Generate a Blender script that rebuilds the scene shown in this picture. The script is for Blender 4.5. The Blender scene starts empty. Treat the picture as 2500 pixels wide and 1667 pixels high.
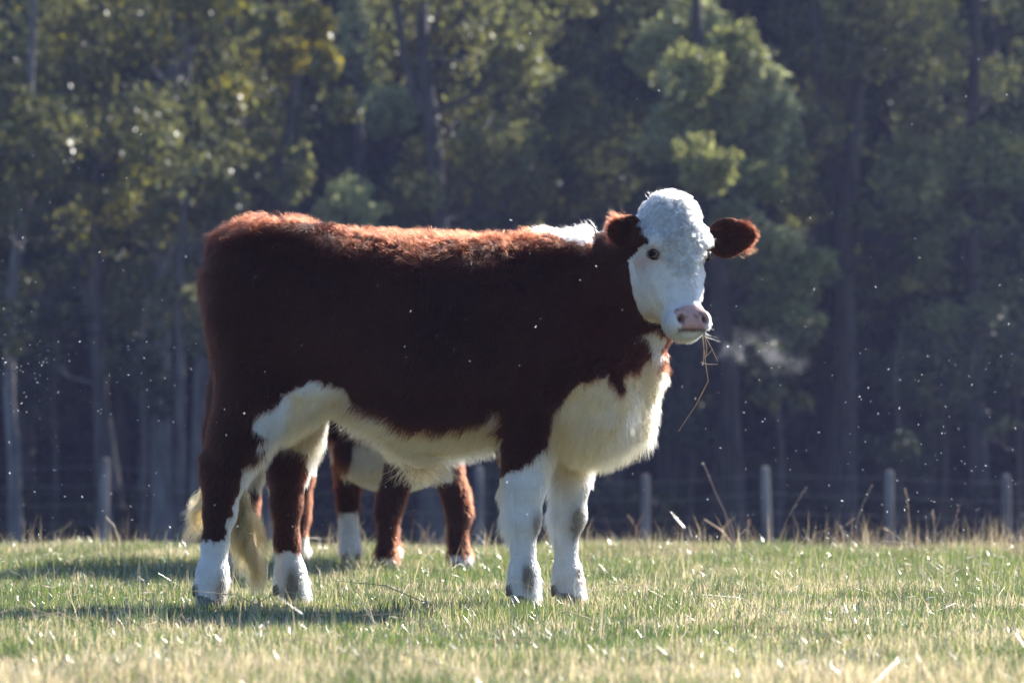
import bpy, math
import numpy as np
from mathutils import Vector

# ------------------------------------------------------------------ camera, sky, sun, exposure
scene = bpy.context.scene
COL = scene.collection
CAM_D, CAM_H = 12.0, 0.45            # metres from the camera to the near cow, height of the lens
F_PX = 746.0 * CAM_D                 # focal length in pixels of the 2500 px wide photograph
HOR = 1129.0                         # row of the eye level in the photograph

cam_data = bpy.data.cameras.new('camera')
cam = bpy.data.objects.new('camera', cam_data)
COL.objects.link(cam)
cam.location = (0.0, -CAM_D, CAM_H)
cam.rotation_euler = (math.radians(90.0) + math.atan((HOR - 833.5) / F_PX), 0.0, 0.0)
cam_data.sensor_width = 36.0
cam_data.lens = 36.0 * F_PX / 2500.0
cam_data.clip_start = 0.1
cam_data.clip_end = 2000.0
cam_data.dof.use_dof = True
cam_data.dof.focus_distance = CAM_D - 0.2
cam_data.dof.aperture_fstop = cam_data.lens * 0.001 / 0.029
scene.camera = cam

SUN_AZ, SUN_EL = math.radians(43.0), math.radians(35.0)   # azimuth from straight ahead (+Y) towards the right (+X)
world = bpy.data.worlds.new('World')
scene.world = world
world.use_nodes = True
nt = world.node_tree
sky = nt.nodes.new('ShaderNodeTexSky')
sky.sky_type = 'NISHITA'
sky.sun_disc = False
sky.sun_elevation = SUN_EL
sky.sun_rotation = SUN_AZ
sky.ozone_density = 6.0
sky.dust_density = 0.4
bg = nt.nodes['Background']
bg.inputs['Strength'].default_value = 0.076
nt.links.new(sky.outputs[0], bg.inputs['Color'])

sun_data = bpy.data.lights.new('sun', 'SUN')
sun_data.energy = 5.0
sun_data.angle = math.radians(0.5)
sun_data.color = (1.0, 0.95, 0.87)
sun = bpy.data.objects.new('sun', sun_data)
COL.objects.link(sun)
SUN_DIR = Vector((math.sin(SUN_AZ) * math.cos(SUN_EL), math.cos(SUN_AZ) * math.cos(SUN_EL), math.sin(SUN_EL)))
sun.rotation_euler = SUN_DIR.to_track_quat('Z', 'Y').to_euler()

vs = scene.view_settings
vs.view_transform = 'Standard'
vs.look = 'None'
vs.exposure = 1.57
vs.gamma = 1.0
vs.use_curve_mapping = False
scene.render.engine = 'CYCLES'
scene.cycles.use_denoising = True
scene.cycles.denoiser = 'OPENIMAGEDENOISE'
scene.cycles.denoising_prefilter = 'ACCURATE'
scene.cycles.max_bounces = 12
scene.cycles.transparent_max_bounces = 8
scene.cycles.sample_clamp_indirect = 4.0
scene.cycles.sample_clamp_direct = 12.0

# ------------------------------------------------------------------ small helpers
rng = np.random.default_rng(7)

def at(px, py, y=0.0):
    """World point at depth y that the photograph shows at (px, py)."""
    s = (CAM_D + y) / F_PX
    return np.array([(px - 1250.0) * s, y, CAM_H + (HOR - py) * s])

def tag(o, label=None, cat=None, group=None, kind=None):
    if label: o['label'] = label
    if cat: o['category'] = cat
    if group: o['group'] = group
    if kind: o['kind'] = kind
    return o

def empty(name, loc=(0, 0, 0), rz=0.0):
    o = bpy.data.objects.new(name, None)
    o.empty_display_size = 0.2
    COL.objects.link(o)
    o.location = loc
    o.rotation_euler = (0, 0, rz)
    return o

def mesh_np(name, verts, faces, smooth=True):
    """faces: (n,3) or (n,4) int array."""
    me = bpy.data.meshes.new(name)
    verts = np.ascontiguousarray(verts, np.float32)
    faces = np.ascontiguousarray(faces, np.int32)
    n, k = faces.shape
    me.vertices.add(len(verts))
    me.vertices.foreach_set('co', verts.ravel())
    me.loops.add(n * k)
    me.loops.foreach_set('vertex_index', faces.ravel())
    me.polygons.add(n)
    me.polygons.foreach_set('loop_start', np.arange(0, n * k, k, dtype=np.int32))
    me.polygons.foreach_set('loop_total', np.full(n, k, np.int32))
    me.polygons.foreach_set('use_smooth', np.full(n, smooth))
    me.update(calc_edges=True)
    return me

def link(name, data, mat=None, parent=None):
    o = bpy.data.objects.new(name, data)
    COL.objects.link(o)
    if mat is not None:
        data.materials.append(mat)
    if parent is not None:
        o.parent = parent
    return o

def col_attr(me, cols, name='col'):
    a = me.attributes.new(name, 'FLOAT_COLOR', 'POINT')
    c = np.ones((len(cols), 4), np.float32)
    c[:, :3] = cols
    a.data.foreach_set('color', c.ravel())

def hash3(ix, iy, iz, seed):
    h = (ix.astype(np.int64) * 73856093) ^ (iy.astype(np.int64) * 19349663) ^ (iz.astype(np.int64) * 83492791) ^ (seed * 2654435761)
    h = (h ^ (h >> 13)) * 1274126177 & 0xffffffff
    h = (h ^ (h >> 16)) & 0xffffff
    return h.astype(np.float32) / 0xffffff

def noise3(p, scale, seed=0):
    """Value noise in 0..1 of an (n,3) array."""
    q = np.asarray(p, np.float64) * scale
    i = np.floor(q).astype(np.int64)
    f = q - i
    f = f * f * (3 - 2 * f)
    out = np.zeros(len(q))
    for dx in (0, 1):
        for dy in (0, 1):
            for dz in (0, 1):
                w = (f[:, 0] if dx else 1 - f[:, 0]) * (f[:, 1] if dy else 1 - f[:, 1]) * (f[:, 2] if dz else 1 - f[:, 2])
                out += w * hash3(i[:, 0] + dx, i[:, 1] + dy, i[:, 2] + dz, seed)
    return out

def norm(v):
    return v / np.maximum(np.linalg.norm(v, axis=-1, keepdims=True), 1e-9)

def sstep(a, b, x):
    t = np.clip((x - a) / (b - a), 0, 1)
    return t * t * (3 - 2 * t)

def in_poly(px, py, poly):
    inside = np.zeros(len(px), bool)
    j = len(poly) - 1
    for i in range(len(poly)):
        xi, yi = poly[i]; xj, yj = poly[j]
        c = ((yi > py) != (yj > py)) & (px < (xj - xi) * (py - yi) / (yj - yi + 1e-12) + xi)
        inside ^= c
        j = i
    return inside

def new_mat(name):
    m = bpy.data.materials.new(name)
    m.use_nodes = True
    t = m.node_tree
    b = t.nodes['Principled BSDF']
    return m, t, b

# ------------------------------------------------------------------ implicit surfaces for the animals
class Field:
    """Signed distance field on a regular grid, blended from primitives."""
    def __init__(self, lo, hi, h):
        self.h = h
        self.lo = np.array(lo, np.float64)
        n = np.ceil((np.array(hi) - self.lo) / h).astype(int) + 1
        self.n = n
        self.ax = [self.lo[i] + h * np.arange(n[i]) for i in range(3)]
        self.d = np.full(n, 1.0, np.float32)

    def _sub(self, lo, hi):
        a = np.clip(np.floor((np.array(lo) - self.lo) / self.h).astype(int), 0, self.n)
        b = np.clip(np.ceil((np.array(hi) - self.lo) / self.h).astype(int) + 1, 0, self.n)
        sl = tuple(slice(a[i], b[i]) for i in range(3))
        X, Y, Z = np.meshgrid(*[self.ax[i][sl[i]].astype(np.float32) for i in range(3)], indexing='ij')
        return sl, X, Y, Z

    def add(self, prim, k=0.03):
        lo, hi, fn = prim
        m = k + 0.03
        sl, X, Y, Z = self._sub(np.array(lo) - m, np.array(hi) + m)
        if X.size == 0: return
        b = fn(X, Y, Z)
        a = self.d[sl]
        hh = np.maximum(k - np.abs(a - b), 0) / k
        self.d[sl] = np.minimum(a, b) - hh * hh * k * 0.25

    def cut(self, prim, k=0.01):
        lo, hi, fn = prim
        m = k + 0.03
        sl, X, Y, Z = self._sub(np.array(lo) - m, np.array(hi) + m)
        if X.size == 0: return
        b = -fn(X, Y, Z)
        a = self.d[sl]
        hh = np.maximum(k - np.abs(a - b), 0) / k
        self.d[sl] = np.maximum(a, b) + hh * hh * k * 0.25

    def mesh(self, relax=2):
        """Naive surface nets."""
        d = self.d
        s = d < 0
        nx, ny, nz = d.shape
        c = np.zeros((nx - 1, ny - 1, nz - 1), np.int8)
        for i in (0, 1):
            for j in (0, 1):
                for k in (0, 1):
                    c += s[i:nx - 1 + i, j:ny - 1 + j, k:nz - 1 + k]
        act = (c > 0) & (c < 8)
        idx = np.full(act.shape, -1, np.int64)
        cells = np.argwhere(act)
        idx[act] = np.arange(len(cells))
        acc = np.zeros((len(cells), 3)); cnt = np.zeros(len(cells))
        corners = [(i, j, k) for i in (0, 1) for j in (0, 1) for k in (0, 1)]
        for a in corners:
            for ax in range(3):
                if a[ax]: continue
                b = list(a); b[ax] = 1
                va = d[cells[:, 0] + a[0], cells[:, 1] + a[1], cells[:, 2] + a[2]]
                vb = d[cells[:, 0] + b[0], cells[:, 1] + b[1], cells[:, 2] + b[2]]
                cr = (va < 0) != (vb < 0)
                t = np.where(cr, va / np.where(cr, va - vb, 1), 0)
                p = np.array(a, float)[None, :].repeat(len(cells), 0)
                p[:, ax] = t
                acc[cr] += p[cr]; cnt[cr] += 1
        v = self.lo + self.h * (cells + acc / np.maximum(cnt, 1)[:, None])
        quads = []
        for ax in range(3):
            o1, o2 = [(1, 2), (2, 0), (0, 1)][ax]
            sl0 = [slice(None)] * 3; sl1 = [slice(None)] * 3
            sl0[ax] = slice(0, -1); sl1[ax] = slice(1, None)
            a, b = s[tuple(sl0)], s[tuple(sl1)]
            e = np.argwhere(a != b)
            ok = (e[:, o1] > 0) & (e[:, o2] > 0) & (e[:, o1] < self.n[o1] - 1) & (e[:, o2] < self.n[o2] - 1)
            e = e[ok]
            flip = a[e[:, 0], e[:, 1], e[:, 2]]
            def g(da, db):
                q = e.copy(); q[:, o1] -= da; q[:, o2] -= db
                return idx[q[:, 0], q[:, 1], q[:, 2]]
            q = np.stack([g(1, 1), g(0, 1), g(0, 0), g(1, 0)], 1)
            q[~flip] = q[~flip][:, ::-1]
            quads.append(q)
        q = np.concatenate(quads)
        q = q[(q >= 0).all(1)]
        for _ in range(relax):
            acc = np.zeros_like(v); cnt = np.zeros(len(v))
            for k in range(4):
                a, b = q[:, k], q[:, (k + 1) % 4]
                np.add.at(acc, a, v[b]); np.add.at(cnt, a, 1)
                np.add.at(acc, b, v[a]); np.add.at(cnt, b, 1)
            v = 0.4 * v + 0.6 * acc / np.maximum(cnt, 1)[:, None]
        return v, q

def cone(p0, r0, p1, r1, sy=1.0):
    """Tapered capsule; sy < 1 squeezes it across the body (along y)."""
    p0 = np.array(p0, float); p1 = np.array(p1, float)
    R = max(r0, r1)
    lo = np.minimum(p0, p1) - R; hi = np.maximum(p0, p1) + R
    d = p1 - p0
    def fn(X, Y, Z):
        dx, dy, dz = d[0], d[1], d[2]
        x = X - p0[0]; y = Y - p0[1]; z = Z - p0[2]
        t = np.clip((x * dx + y * dy + z * dz) / max(d @ d, 1e-9), 0, 1)
        ex = x - t * dx; ey = (y - t * dy) / sy; ez = z - t * dz
        return np.sqrt(ex * ex + ey * ey + ez * ez) - (r0 + (r1 - r0) * t)
    return lo, hi, fn

def ell(c, r, M=None):
    """Ellipsoid with radii r along the rows of M."""
    c = np.array(c, float); r = np.array(r, float)
    M = np.eye(3) if M is None else np.array(M, float)
    e = np.sqrt(((M * r[:, None]) ** 2).sum(0))
    def fn(X, Y, Z):
        x = X - c[0]; y = Y - c[1]; z = Z - c[2]
        q = [(x * M[i, 0] + y * M[i, 1] + z * M[i, 2]) for i in range(3)]
        k0 = np.sqrt(sum((q[i] / r[i]) ** 2 for i in range(3)))
        k1 = np.sqrt(sum((q[i] / (r[i] * r[i])) ** 2 for i in range(3)))
        return k0 * (k0 - 1) / np.maximum(k1, 1e-6)
    return c - e, c + e, fn

def spline(xs, ys):
    """Monotone-ish cubic interpolation (Catmull-Rom on a fine table)."""
    xs = np.array(xs, float); ys = np.array(ys, float)
    m = np.gradient(ys, xs)
    t = np.linspace(xs[0], xs[-1], 400)
    i = np.clip(np.searchsorted(xs, t) - 1, 0, len(xs) - 2)
    h = xs[i + 1] - xs[i]; u = (t - xs[i]) / h
    v = ((1 + 2 * u) * (1 - u) ** 2 * ys[i] + u * (1 - u) ** 2 * h * m[i] + u * u * (3 - 2 * u) * ys[i + 1] + u * u * (u - 1) * h * m[i + 1])
    return lambda x: np.interp(x, t, v)

def loft(st, frame=None, n=2.4, top_narrow=0.0):
    """st rows: s, hi, lo, half width [, across offset].  Sections across axis s of frame (s, across, up)."""
    st = np.array(st, float)
    fh, fl, fw = spline(st[:, 0], st[:, 1]), spline(st[:, 0], st[:, 2]), spline(st[:, 0], st[:, 3])
    fo = spline(st[:, 0], st[:, 4]) if st.shape[1] > 4 else (lambda x: 0 * x)
    s0, s1 = st[0, 0], st[-1, 0]
    if frame is None:
        o = np.zeros(3); A = np.eye(3)
    else:
        o, A = np.array(frame[0], float), np.array(frame[1], float)
    pts = []
    for r in st:
        off = r[4] if len(r) > 4 else 0
        for w in (-r[3], r[3]):
            for z in (r[1], r[2]):
                pts.append(o + A[0] * r[0] + A[1] * (w + off) + A[2] * z)
    pts = np.array(pts)
    def fn(X, Y, Z):
        x = X - o[0]; y = Y - o[1]; z = Z - o[2]
        s = x * A[0, 0] + y * A[0, 1] + z * A[0, 2]
        a = x * A[1, 0] + y * A[1, 1] + z * A[1, 2]
        u = x * A[2, 0] + y * A[2, 1] + z * A[2, 2]
        sc = np.clip(s, s0, s1)
        hi, lo, w = fh(sc), fl(sc), fw(sc)
        c = 0.5 * (hi + lo); hh = np.maximum(0.5 * (hi - lo), 0.005)
        w = np.maximum(w, 0.005)
        zz = (u - c) / hh
        wz = w * (1 - top_narrow * np.clip(zz, -0.4, 1))
        q = (np.abs((a - fo(sc)) / wz) ** n + np.abs(zz) ** n) ** (1.0 / n)
        d = (q - 1) * np.minimum(wz, hh)
        out = np.abs(s - sc)
        return np.where(out > 0, np.sqrt(np.maximum(d, 0) ** 2 + out ** 2), d).astype(np.float32)
    return pts.min(0), pts.max(0), fn

# ------------------------------------------------------------------ fur
def make_fur(name, parent, v, q, per_m2, shader, mat, npts=5, seed=1, radius=0.0005, keep=None):
    """Hair curves rooted on the quads.  shader(P, N, rand) -> colour, direction, length, curl amplitude, radius scale."""
    g = np.random.default_rng(seed)
    tri = np.concatenate([q[:, [0, 1, 2]], q[:, [0, 2, 3]]])
    a, b, c = v[tri[:, 0]], v[tri[:, 1]], v[tri[:, 2]]
    fn = np.cross(b - a, c - a)
    area = 0.5 * np.linalg.norm(fn, axis=1)
    vn = np.zeros_like(v)
    for k in range(3):
        np.add.at(vn, tri[:, k], fn)
    vn = norm(vn)
    dens = area * per_m2
    if keep is not None:
        dens = dens * keep((a + b + c) / 3, norm(fn))
    cnt = np.floor(dens + g.random(len(dens))).astype(int)
    ti = np.repeat(np.arange(len(tri)), cnt)
    n = len(ti)
    r1 = np.sqrt(g.random(n)); r2 = g.random(n)
    w = np.stack([1 - r1, r1 * (1 - r2), r1 * r2], 1)
    P = (v[tri[ti]] * w[:, :, None]).sum(1)
    N = norm((vn[tri[ti]] * w[:, :, None]).sum(1))
    colr, D, L, curl, rs = shader(P, N, g)
    D = norm(D + N * 0.02)
    # two directions across the strand, for curls
    ref = np.where(np.abs(D[:, [2]]) > 0.9, np.array([[1.0, 0, 0]]), np.array([[0, 0, 1.0]]))
    S = norm(np.cross(D, ref)); T = np.cross(S, D)
    ph = noise3(P, 34.0, seed + 5) * 12.0 + g.random(n) * 1.2
    pts = np.zeros((n, npts, 3))
    t = np.linspace(0, 1, npts)
    for k in range(npts):
        u = t[k]
        droop = np.array([0, 0, -0.10]) * (u * u)
        base = P - N * 0.002 + (D + droop) * (L * u)[:, None] + N * (0.15 * L * u * (1 - u))[:, None]
        amp = curl * L * min(1.0, 1.6 * u)
        ang = ph + u * 5.2
        pts[:, k] = base + S * (amp * np.sin(ang))[:, None] + T * (amp * np.cos(ang) * 0.8)[:, None]
    hc = bpy.data.hair_curves.new(name)
    hc.add_curves([npts] * n)
    hc.points.foreach_set('position', pts.astype(np.float32).ravel())
    ra = hc.attributes.get('radius') or hc.attributes.new('radius', 'FLOAT', 'POINT')
    rad = (radius * rs)[:, None] * (1.0 - 0.8 * t[None, :] ** 1.5)
    ra.data.foreach_set('value', rad.astype(np.float32).ravel())
    ca = hc.attributes.new('hair_color', 'FLOAT_COLOR', 'CURVE')
    cc = np.ones((n, 4), np.float32); cc[:, :3] = colr
    ca.data.foreach_set('color', cc.ravel())
    return link(name, hc, mat, parent)

def strands(name, parent, lines, cols, radii, mat):
    """Explicit strands: list of (k,3) arrays."""
    hc = bpy.data.hair_curves.new(name)
    hc.add_curves([len(l) for l in lines])
    hc.points.foreach_set('position', np.concatenate(lines).astype(np.float32).ravel())
    ra = hc.attributes.get('radius') or hc.attributes.new('radius', 'FLOAT', 'POINT')
    ra.data.foreach_set('value', np.concatenate([r * (1 - 0.75 * np.linspace(0, 1, len(l))) for l, r in zip(lines, radii)]).astype(np.float32))
    ca = hc.attributes.new('hair_color', 'FLOAT_COLOR', 'CURVE')
    cc = np.ones((len(lines), 4), np.float32); cc[:, :3] = cols
    ca.data.foreach_set('color', cc.ravel())
    return link(name, hc, mat, parent)

def hair_material(name, rough=0.35):
    m = bpy.data.materials.new(name)
    m.use_nodes = True
    t = m.node_tree
    t.nodes.remove(t.nodes['Principled BSDF'])
    at_ = t.nodes.new('ShaderNodeAttribute'); at_.attribute_name = 'hair_color'
    h = t.nodes.new('ShaderNodeBsdfHairPrincipled')
    h.parametrization = 'COLOR'
    h.inputs['Roughness'].default_value = rough
    h.inputs['Radial Roughness'].default_value = 0.5
    h.inputs['Random Roughness'].default_value = 0.3
    h.inputs['IOR'].default_value = 1.38
    t.links.new(at_.outputs['Color'], h.inputs['Color'])
    t.links.new(h.outputs[0], t.nodes['Material Output'].inputs['Surface'])
    return m

def skin_material(name, rough=0.75):
    m, t, b = new_mat(name)
    a = t.nodes.new('ShaderNodeAttribute'); a.attribute_name = 'col'
    t.links.new(a.outputs['Color'], b.inputs['Base Color'])
    b.inputs['Roughness'].default_value = rough
    b.inputs['Specular IOR Level'].default_value = 0.2
    return m

# ------------------------------------------------------------------ pasture and grass
def ground_z(x, y):
    y = np.asarray(y, float); x = np.asarray(x, float)
    z = .006 * sstep(3.9, 5.6, y)
    t = np.maximum(y - 6.2, 0)
    z = z - .0235 * t * sstep(0, 4.0, t)
    z = z + .010 * np.sin(x * 2.1 + y * .8) * sstep(.6, 2.0, np.abs(y)) * (1 - sstep(20, 30, y)) + .006 * np.sin(x * 5.3 - y * 1.7) * sstep(.6, 2.0, np.abs(y)) * (1 - sstep(20, 30, y))
    far = np.maximum(y - 84, 0)
    return z - .022 + 1.35 * far * sstep(0, 8, far)  # unseen bank added behind the wood, steep enough to stay out of the sun

xs = np.concatenate([np.linspace(-90, -8, 24), np.linspace(-7, 7, 57), np.linspace(8, 90, 24)])
ys = np.concatenate([np.linspace(-16, -9, 6), np.linspace(-8, 12, 81), np.linspace(13, 130, 60)])
GX, GY = np.meshgrid(xs, ys, indexing='ij')
gv = np.stack([GX.ravel(), GY.ravel(), ground_z(GX.ravel(), GY.ravel())], 1)
ii = np.arange(len(xs) * len(ys)).reshape(len(xs), len(ys))
gq = np.stack([ii[:-1, :-1].ravel(), ii[1:, :-1].ravel(), ii[1:, 1:].ravel(), ii[:-1, 1:].ravel()], 1)
gm, t_, b_ = new_mat('pasture_soil')
tc = t_.nodes.new('ShaderNodeTexCoord')
n1 = t_.nodes.new('ShaderNodeTexNoise'); n1.inputs['Scale'].default_value = 3.0; n1.inputs['Detail'].default_value = 8
n2 = t_.nodes.new('ShaderNodeTexNoise'); n2.inputs['Scale'].default_value = 60.0; n2.inputs['Detail'].default_value = 6
r1 = t_.nodes.new('ShaderNodeValToRGB')
r1.color_ramp.elements[0].position = .35; r1.color_ramp.elements[0].color = (.045, .050, .016, 1)
r1.color_ramp.elements[1].position = .70; r1.color_ramp.elements[1].color = (.10, .085, .035, 1)
mx = t_.nodes.new('ShaderNodeMixRGB'); mx.blend_type = 'MULTIPLY'; mx.inputs['Fac'].default_value = .6
for n_ in (n1, n2): t_.links.new(tc.outputs['Object'], n_.inputs['Vector'])
t_.links.new(n1.outputs['Fac'], r1.inputs['Fac']); t_.links.new(r1.outputs['Color'], mx.inputs['Color1']); t_.links.new(n2.outputs['Color'], mx.inputs['Color2'])
t_.links.new(mx.outputs['Color'], b_.inputs['Base Color'])
b_.inputs['Roughness'].default_value = .95
tag(link('pasture', mesh_np('pasture', gv, gq), gm), 'short grazed pasture running up to the wood', kind='structure')

def leaf_material(name, gloss=.10, rough=.3, trans=.45, attr='col'):
    m = bpy.data.materials.new(name)
    m.use_nodes = True
    t = m.node_tree
    t.nodes.remove(t.nodes['Principled BSDF'])
    a = t.nodes.new('ShaderNodeAttribute'); a.attribute_name = attr
    d = t.nodes.new('ShaderNodeBsdfDiffuse'); tr = t.nodes.new('ShaderNodeBsdfTranslucent'); g = t.nodes.new('ShaderNodeBsdfGlossy')
    g.inputs['Roughness'].default_value = rough; g.inputs['Color'].default_value = (1, 1, 1, 1)
    hs = t.nodes.new('ShaderNodeHueSaturation'); hs.inputs['Hue'].default_value = .485; hs.inputs['Saturation'].default_value = 1.15; hs.inputs['Value'].default_value = 1.5
    m1 = t.nodes.new('ShaderNodeMixShader'); m1.inputs['Fac'].default_value = trans
    m2 = t.nodes.new('ShaderNodeMixShader'); m2.inputs['Fac'].default_value = gloss
    t.links.new(a.outputs['Color'], d.inputs['Color']); t.links.new(a.outputs['Color'], hs.inputs['Color']); t.links.new(hs.outputs['Color'], tr.inputs['Color'])
    t.links.new(d.outputs[0], m1.inputs[1]); t.links.new(tr.outputs[0], m1.inputs[2])
    t.links.new(m1.outputs[0], m2.inputs[1]); t.links.new(g.outputs[0], m2.inputs[2])
    t.links.new(m2.outputs[0], t.nodes['Material Output'].inputs['Surface'])
    return m

GREEN = np.array([.088, .142, .045]); LIME = np.array([.19, .215, .065]); STRAW = np.array([.56, .49, .31]); DRYB = np.array([.20, .14, .08])
def blades(n, gen, lens, widths, seed, bend=.5):
    """Curved tapering blades: 5 vertices, 3 triangles each."""
    g = np.random.default_rng(seed)
    x, y = gen(n, g)
    z = ground_z(x, y) - .004
    L = lens(x, y, g); W = widths(x, y, g)
    az = g.random(n) * 6.283
    ln = np.abs(g.normal(size=n)) * bend
    dx, dy = np.cos(az), np.sin(az)
    # face direction of the blade
    fa = g.random(n) * 6.283
    sx_, sy_ = np.cos(fa), np.sin(fa)
    P0 = np.stack([x, y, z], 1)
    side = np.stack([sx_, sy_, 0 * x], 1) * W[:, None]
    P1 = P0 + np.stack([dx * ln * .28, dy * ln * .28, .55 + 0 * x], 1) * L[:, None]
    P2 = P0 + np.stack([dx * ln * .95, dy * ln * .95, 1.0 - .35 * ln ** 2], 1) * L[:, None]
    V = np.stack([P0 - side, P0 + side, P1 + side * .75, P1 - side * .75, P2], 1).reshape(-1, 3)
    b = np.arange(n)[:, None] * 5
    F = np.concatenate([b + np.array([[0, 1, 2]]), b + np.array([[0, 2, 3]]), b + np.array([[3, 2, 4]])])
    return V, F, np.stack([x, y], 1), P0

def strip(n, g, y0=-7.0, y1=10.5):
    """Ground points, denser towards the camera, wider with distance."""
    out_x, out_y = [], []
    u = g.random(n)
    y = y0 + (y1 - y0) * u
    hw = 1.68 * (y + CAM_D) / CAM_D + 1.1
    return (g.random(n) * 2 - 1) * hw, y

grass_mat = leaf_material('grass_blade', gloss=.10, rough=.28, trans=.5)
def build_grass():
    def lens(x, y, g):
        P = np.stack([x, y, 0 * x], 1)
        tuft = noise3(P, 1.6, 41) * noise3(P, 4.0, 42) * 1.2
        L = (.014 + .060 * tuft + .028 * g.random(len(x)) ** 2)
        return L * (.8 + .3 * sstep(1.0, 4, y))
    V, F, xy, P0 = blades(370000, strip, lens, lambda x, y, g: .0008 + .0009 * g.random(len(x)), 5)
    n = len(xy)
    g = np.random.default_rng(9)
    P = np.stack([xy[:, 0], xy[:, 1], 0 * xy[:, 0]], 1)
    dry = noise3(P, 1.3, 51) * .6 + noise3(P, 4.1, 52) * .4
    near = 1 - sstep(-5.2, -2.2, xy[:, 1])               # the parched strip nearest the camera
    k = g.random(n)
    pdry = np.clip(.16 + 1.7 * (dry - .47) + .62 * near, .06, .92)
    lime = (g.random(n) < .30)[:, None]
    c = np.where(lime, LIME, GREEN) * (.7 + .6 * g.random(n))[:, None]
    c = np.where((k < pdry)[:, None], STRAW * (.6 + .6 * g.random(n))[:, None], c)
    c = np.where((k > .985)[:, None], DRYB, c)
    me = mesh_np('grass', V, F, smooth=False)
    col_attr(me, np.repeat(c, 5, axis=0))
    tag(link('grass', me, grass_mat), 'short mixed green and straw-coloured grass', 'grass', kind='stuff')
    # darker ungrazed tussocks
    def tus(n, g):
        c = np.stack(strip(190, g, -5.5, 7.5), 1)
        i = g.integers(0, len(c), n)
        return c[i, 0] + .055 * g.normal(size=n), c[i, 1] + .055 * g.normal(size=n)
    V, F, xy, P0 = blades(15000, tus, lambda x, y, g: .035 + .055 * g.random(len(x)), lambda x, y, g: .0009 + .0010 * g.random(len(x)), 25, bend=.7)
    c = np.where((g.random(len(xy)) < .2)[:, None], STRAW * .8, GREEN * .85) * (.6 + .6 * g.random(len(xy)))[:, None]
    me = mesh_np('tussocks', V, F, smooth=False)
    col_attr(me, np.repeat(c, 5, axis=0))
    tag(link('tussocks', me, grass_mat), 'darker green tussocks in the pasture', 'grass', kind='stuff')
    # taller thin stems scattered through it
    def lens2(x, y, g): return .06 + .13 * g.random(len(x)) ** 2
    V, F, xy, P0 = blades(5200, strip, lens2, lambda x, y, g: .0007 + .0006 * g.random(len(x)), 15, bend=.8)
    c = np.where((g.random(len(xy)) < .55)[:, None], STRAW, GREEN * .9) * (.6 + .6 * g.random(len(xy)))[:, None]
    me = mesh_np('grass_stems', V, F, smooth=False)
    col_attr(me, np.repeat(c, 5, axis=0))
    tag(link('grass_stems', me, grass_mat), 'thin taller stems standing in the grass', 'grass', kind='stuff')
build_grass()

# ------------------------------------------------------------------ the wood and the fence behind the pasture
def tube(path, radii, nseg=8, cap=True):
    path = np.array(path, float); k = len(path)
    T = norm(np.gradient(path, axis=0))
    ref = np.where(np.abs(T[:, [2]]) > .9, np.array([[1.0, 0, 0]]), np.array([[0, 0, 1.0]]))
    S = norm(np.cross(T, ref)); R = np.cross(S, T)
    a = np.arange(nseg) / nseg * 2 * math.pi
    V = (path[:, None] + (S[:, None] * np.cos(a)[None, :, None] + R[:, None] * np.sin(a)[None, :, None]) * np.array(radii)[:, None, None]).reshape(-1, 3)
    F = []
    for r in range(k - 1):
        for i in range(nseg):
            j = (i + 1) % nseg
            F.append((r * nseg + i, r * nseg + j, (r + 1) * nseg + j, (r + 1) * nseg + i))
    return V, np.array(F)

def join(parts):
    V, F, o = [], [], 0
    for v, f in parts:
        V.append(v); F.append(f + o); o += len(v)
    return np.concatenate(V), np.concatenate(F)

def leaves(clumps, size, g, hang=.3, shell=.55):
    """Leaf-sized diamonds spread through ellipsoid clumps: (centre, radii, count)."""
    C, R = [], []
    for c, r, n in clumps:
        d = norm(g.normal(size=(n, 3)))
        rad = (shell + (1 - shell) * g.random(n)) ** .7
        rad *= .40 + 1.0 * noise3(d * 1.0 + np.array(c), 1.9, 77)
        C.append(np.array(c) + d * rad[:, None] * np.array(r))
    P = np.concatenate(C)
    n = len(P)
    s = size * (.65 + .85 * g.random(n))
    D = g.normal(size=(n, 3)); D[:, 2] -= hang * 3
    D = norm(D)
    S = norm(np.cross(D, g.normal(size=(n, 3))))
    V = np.stack([P, P + D * (s * .5)[:, None] + S * (s * .38)[:, None], P + D * s[:, None], P + D * (s * .5)[:, None] - S * (s * .38)[:, None]], 1).reshape(-1, 3)
    F = np.arange(n)[:, None] * 4 + np.array([[0, 1, 2, 3]])
    return V, F, P

bark_mats = {}
def bark_material(name, dark, light):
    m, t, b = new_mat(name)
    tc = t.nodes.new('ShaderNodeTexCoord'); mp = t.nodes.new('ShaderNodeMapping'); mp.inputs['Scale'].default_value = (4, 4, .8)
    n = t.nodes.new('ShaderNodeTexNoise'); n.inputs['Scale'].default_value = 2.0; n.inputs['Detail'].default_value = 7
    r = t.nodes.new('ShaderNodeValToRGB')
    r.color_ramp.elements[0].position = .35; r.color_ramp.elements[0].color = dark + (1,)
    r.color_ramp.elements[1].position = .68; r.color_ramp.elements[1].color = light + (1,)
    bp = t.nodes.new('ShaderNodeBump'); bp.inputs['Strength'].default_value = .5
    t.links.new(tc.outputs['Object'], mp.inputs[0]); t.links.new(mp.outputs[0], n.inputs['Vector']); t.links.new(n.outputs['Fac'], r.inputs['Fac'])
    t.links.new(r.outputs['Color'], b.inputs['Base Color']); t.links.new(n.outputs['Fac'], bp.inputs['Height']); t.links.new(bp.outputs['Normal'], b.inputs['Normal'])
    b.inputs['Roughness'].default_value = .85
    return m
PALE = bark_material('pale_bark', (.07, .065, .068), (.19, .18, .18))
DARK = bark_material('dark_bark', (.025, .021, .018), (.075, .062, .052))
MID = bark_material('grey_bark', (.04, .036, .036), (.115, .105, .10))
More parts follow.
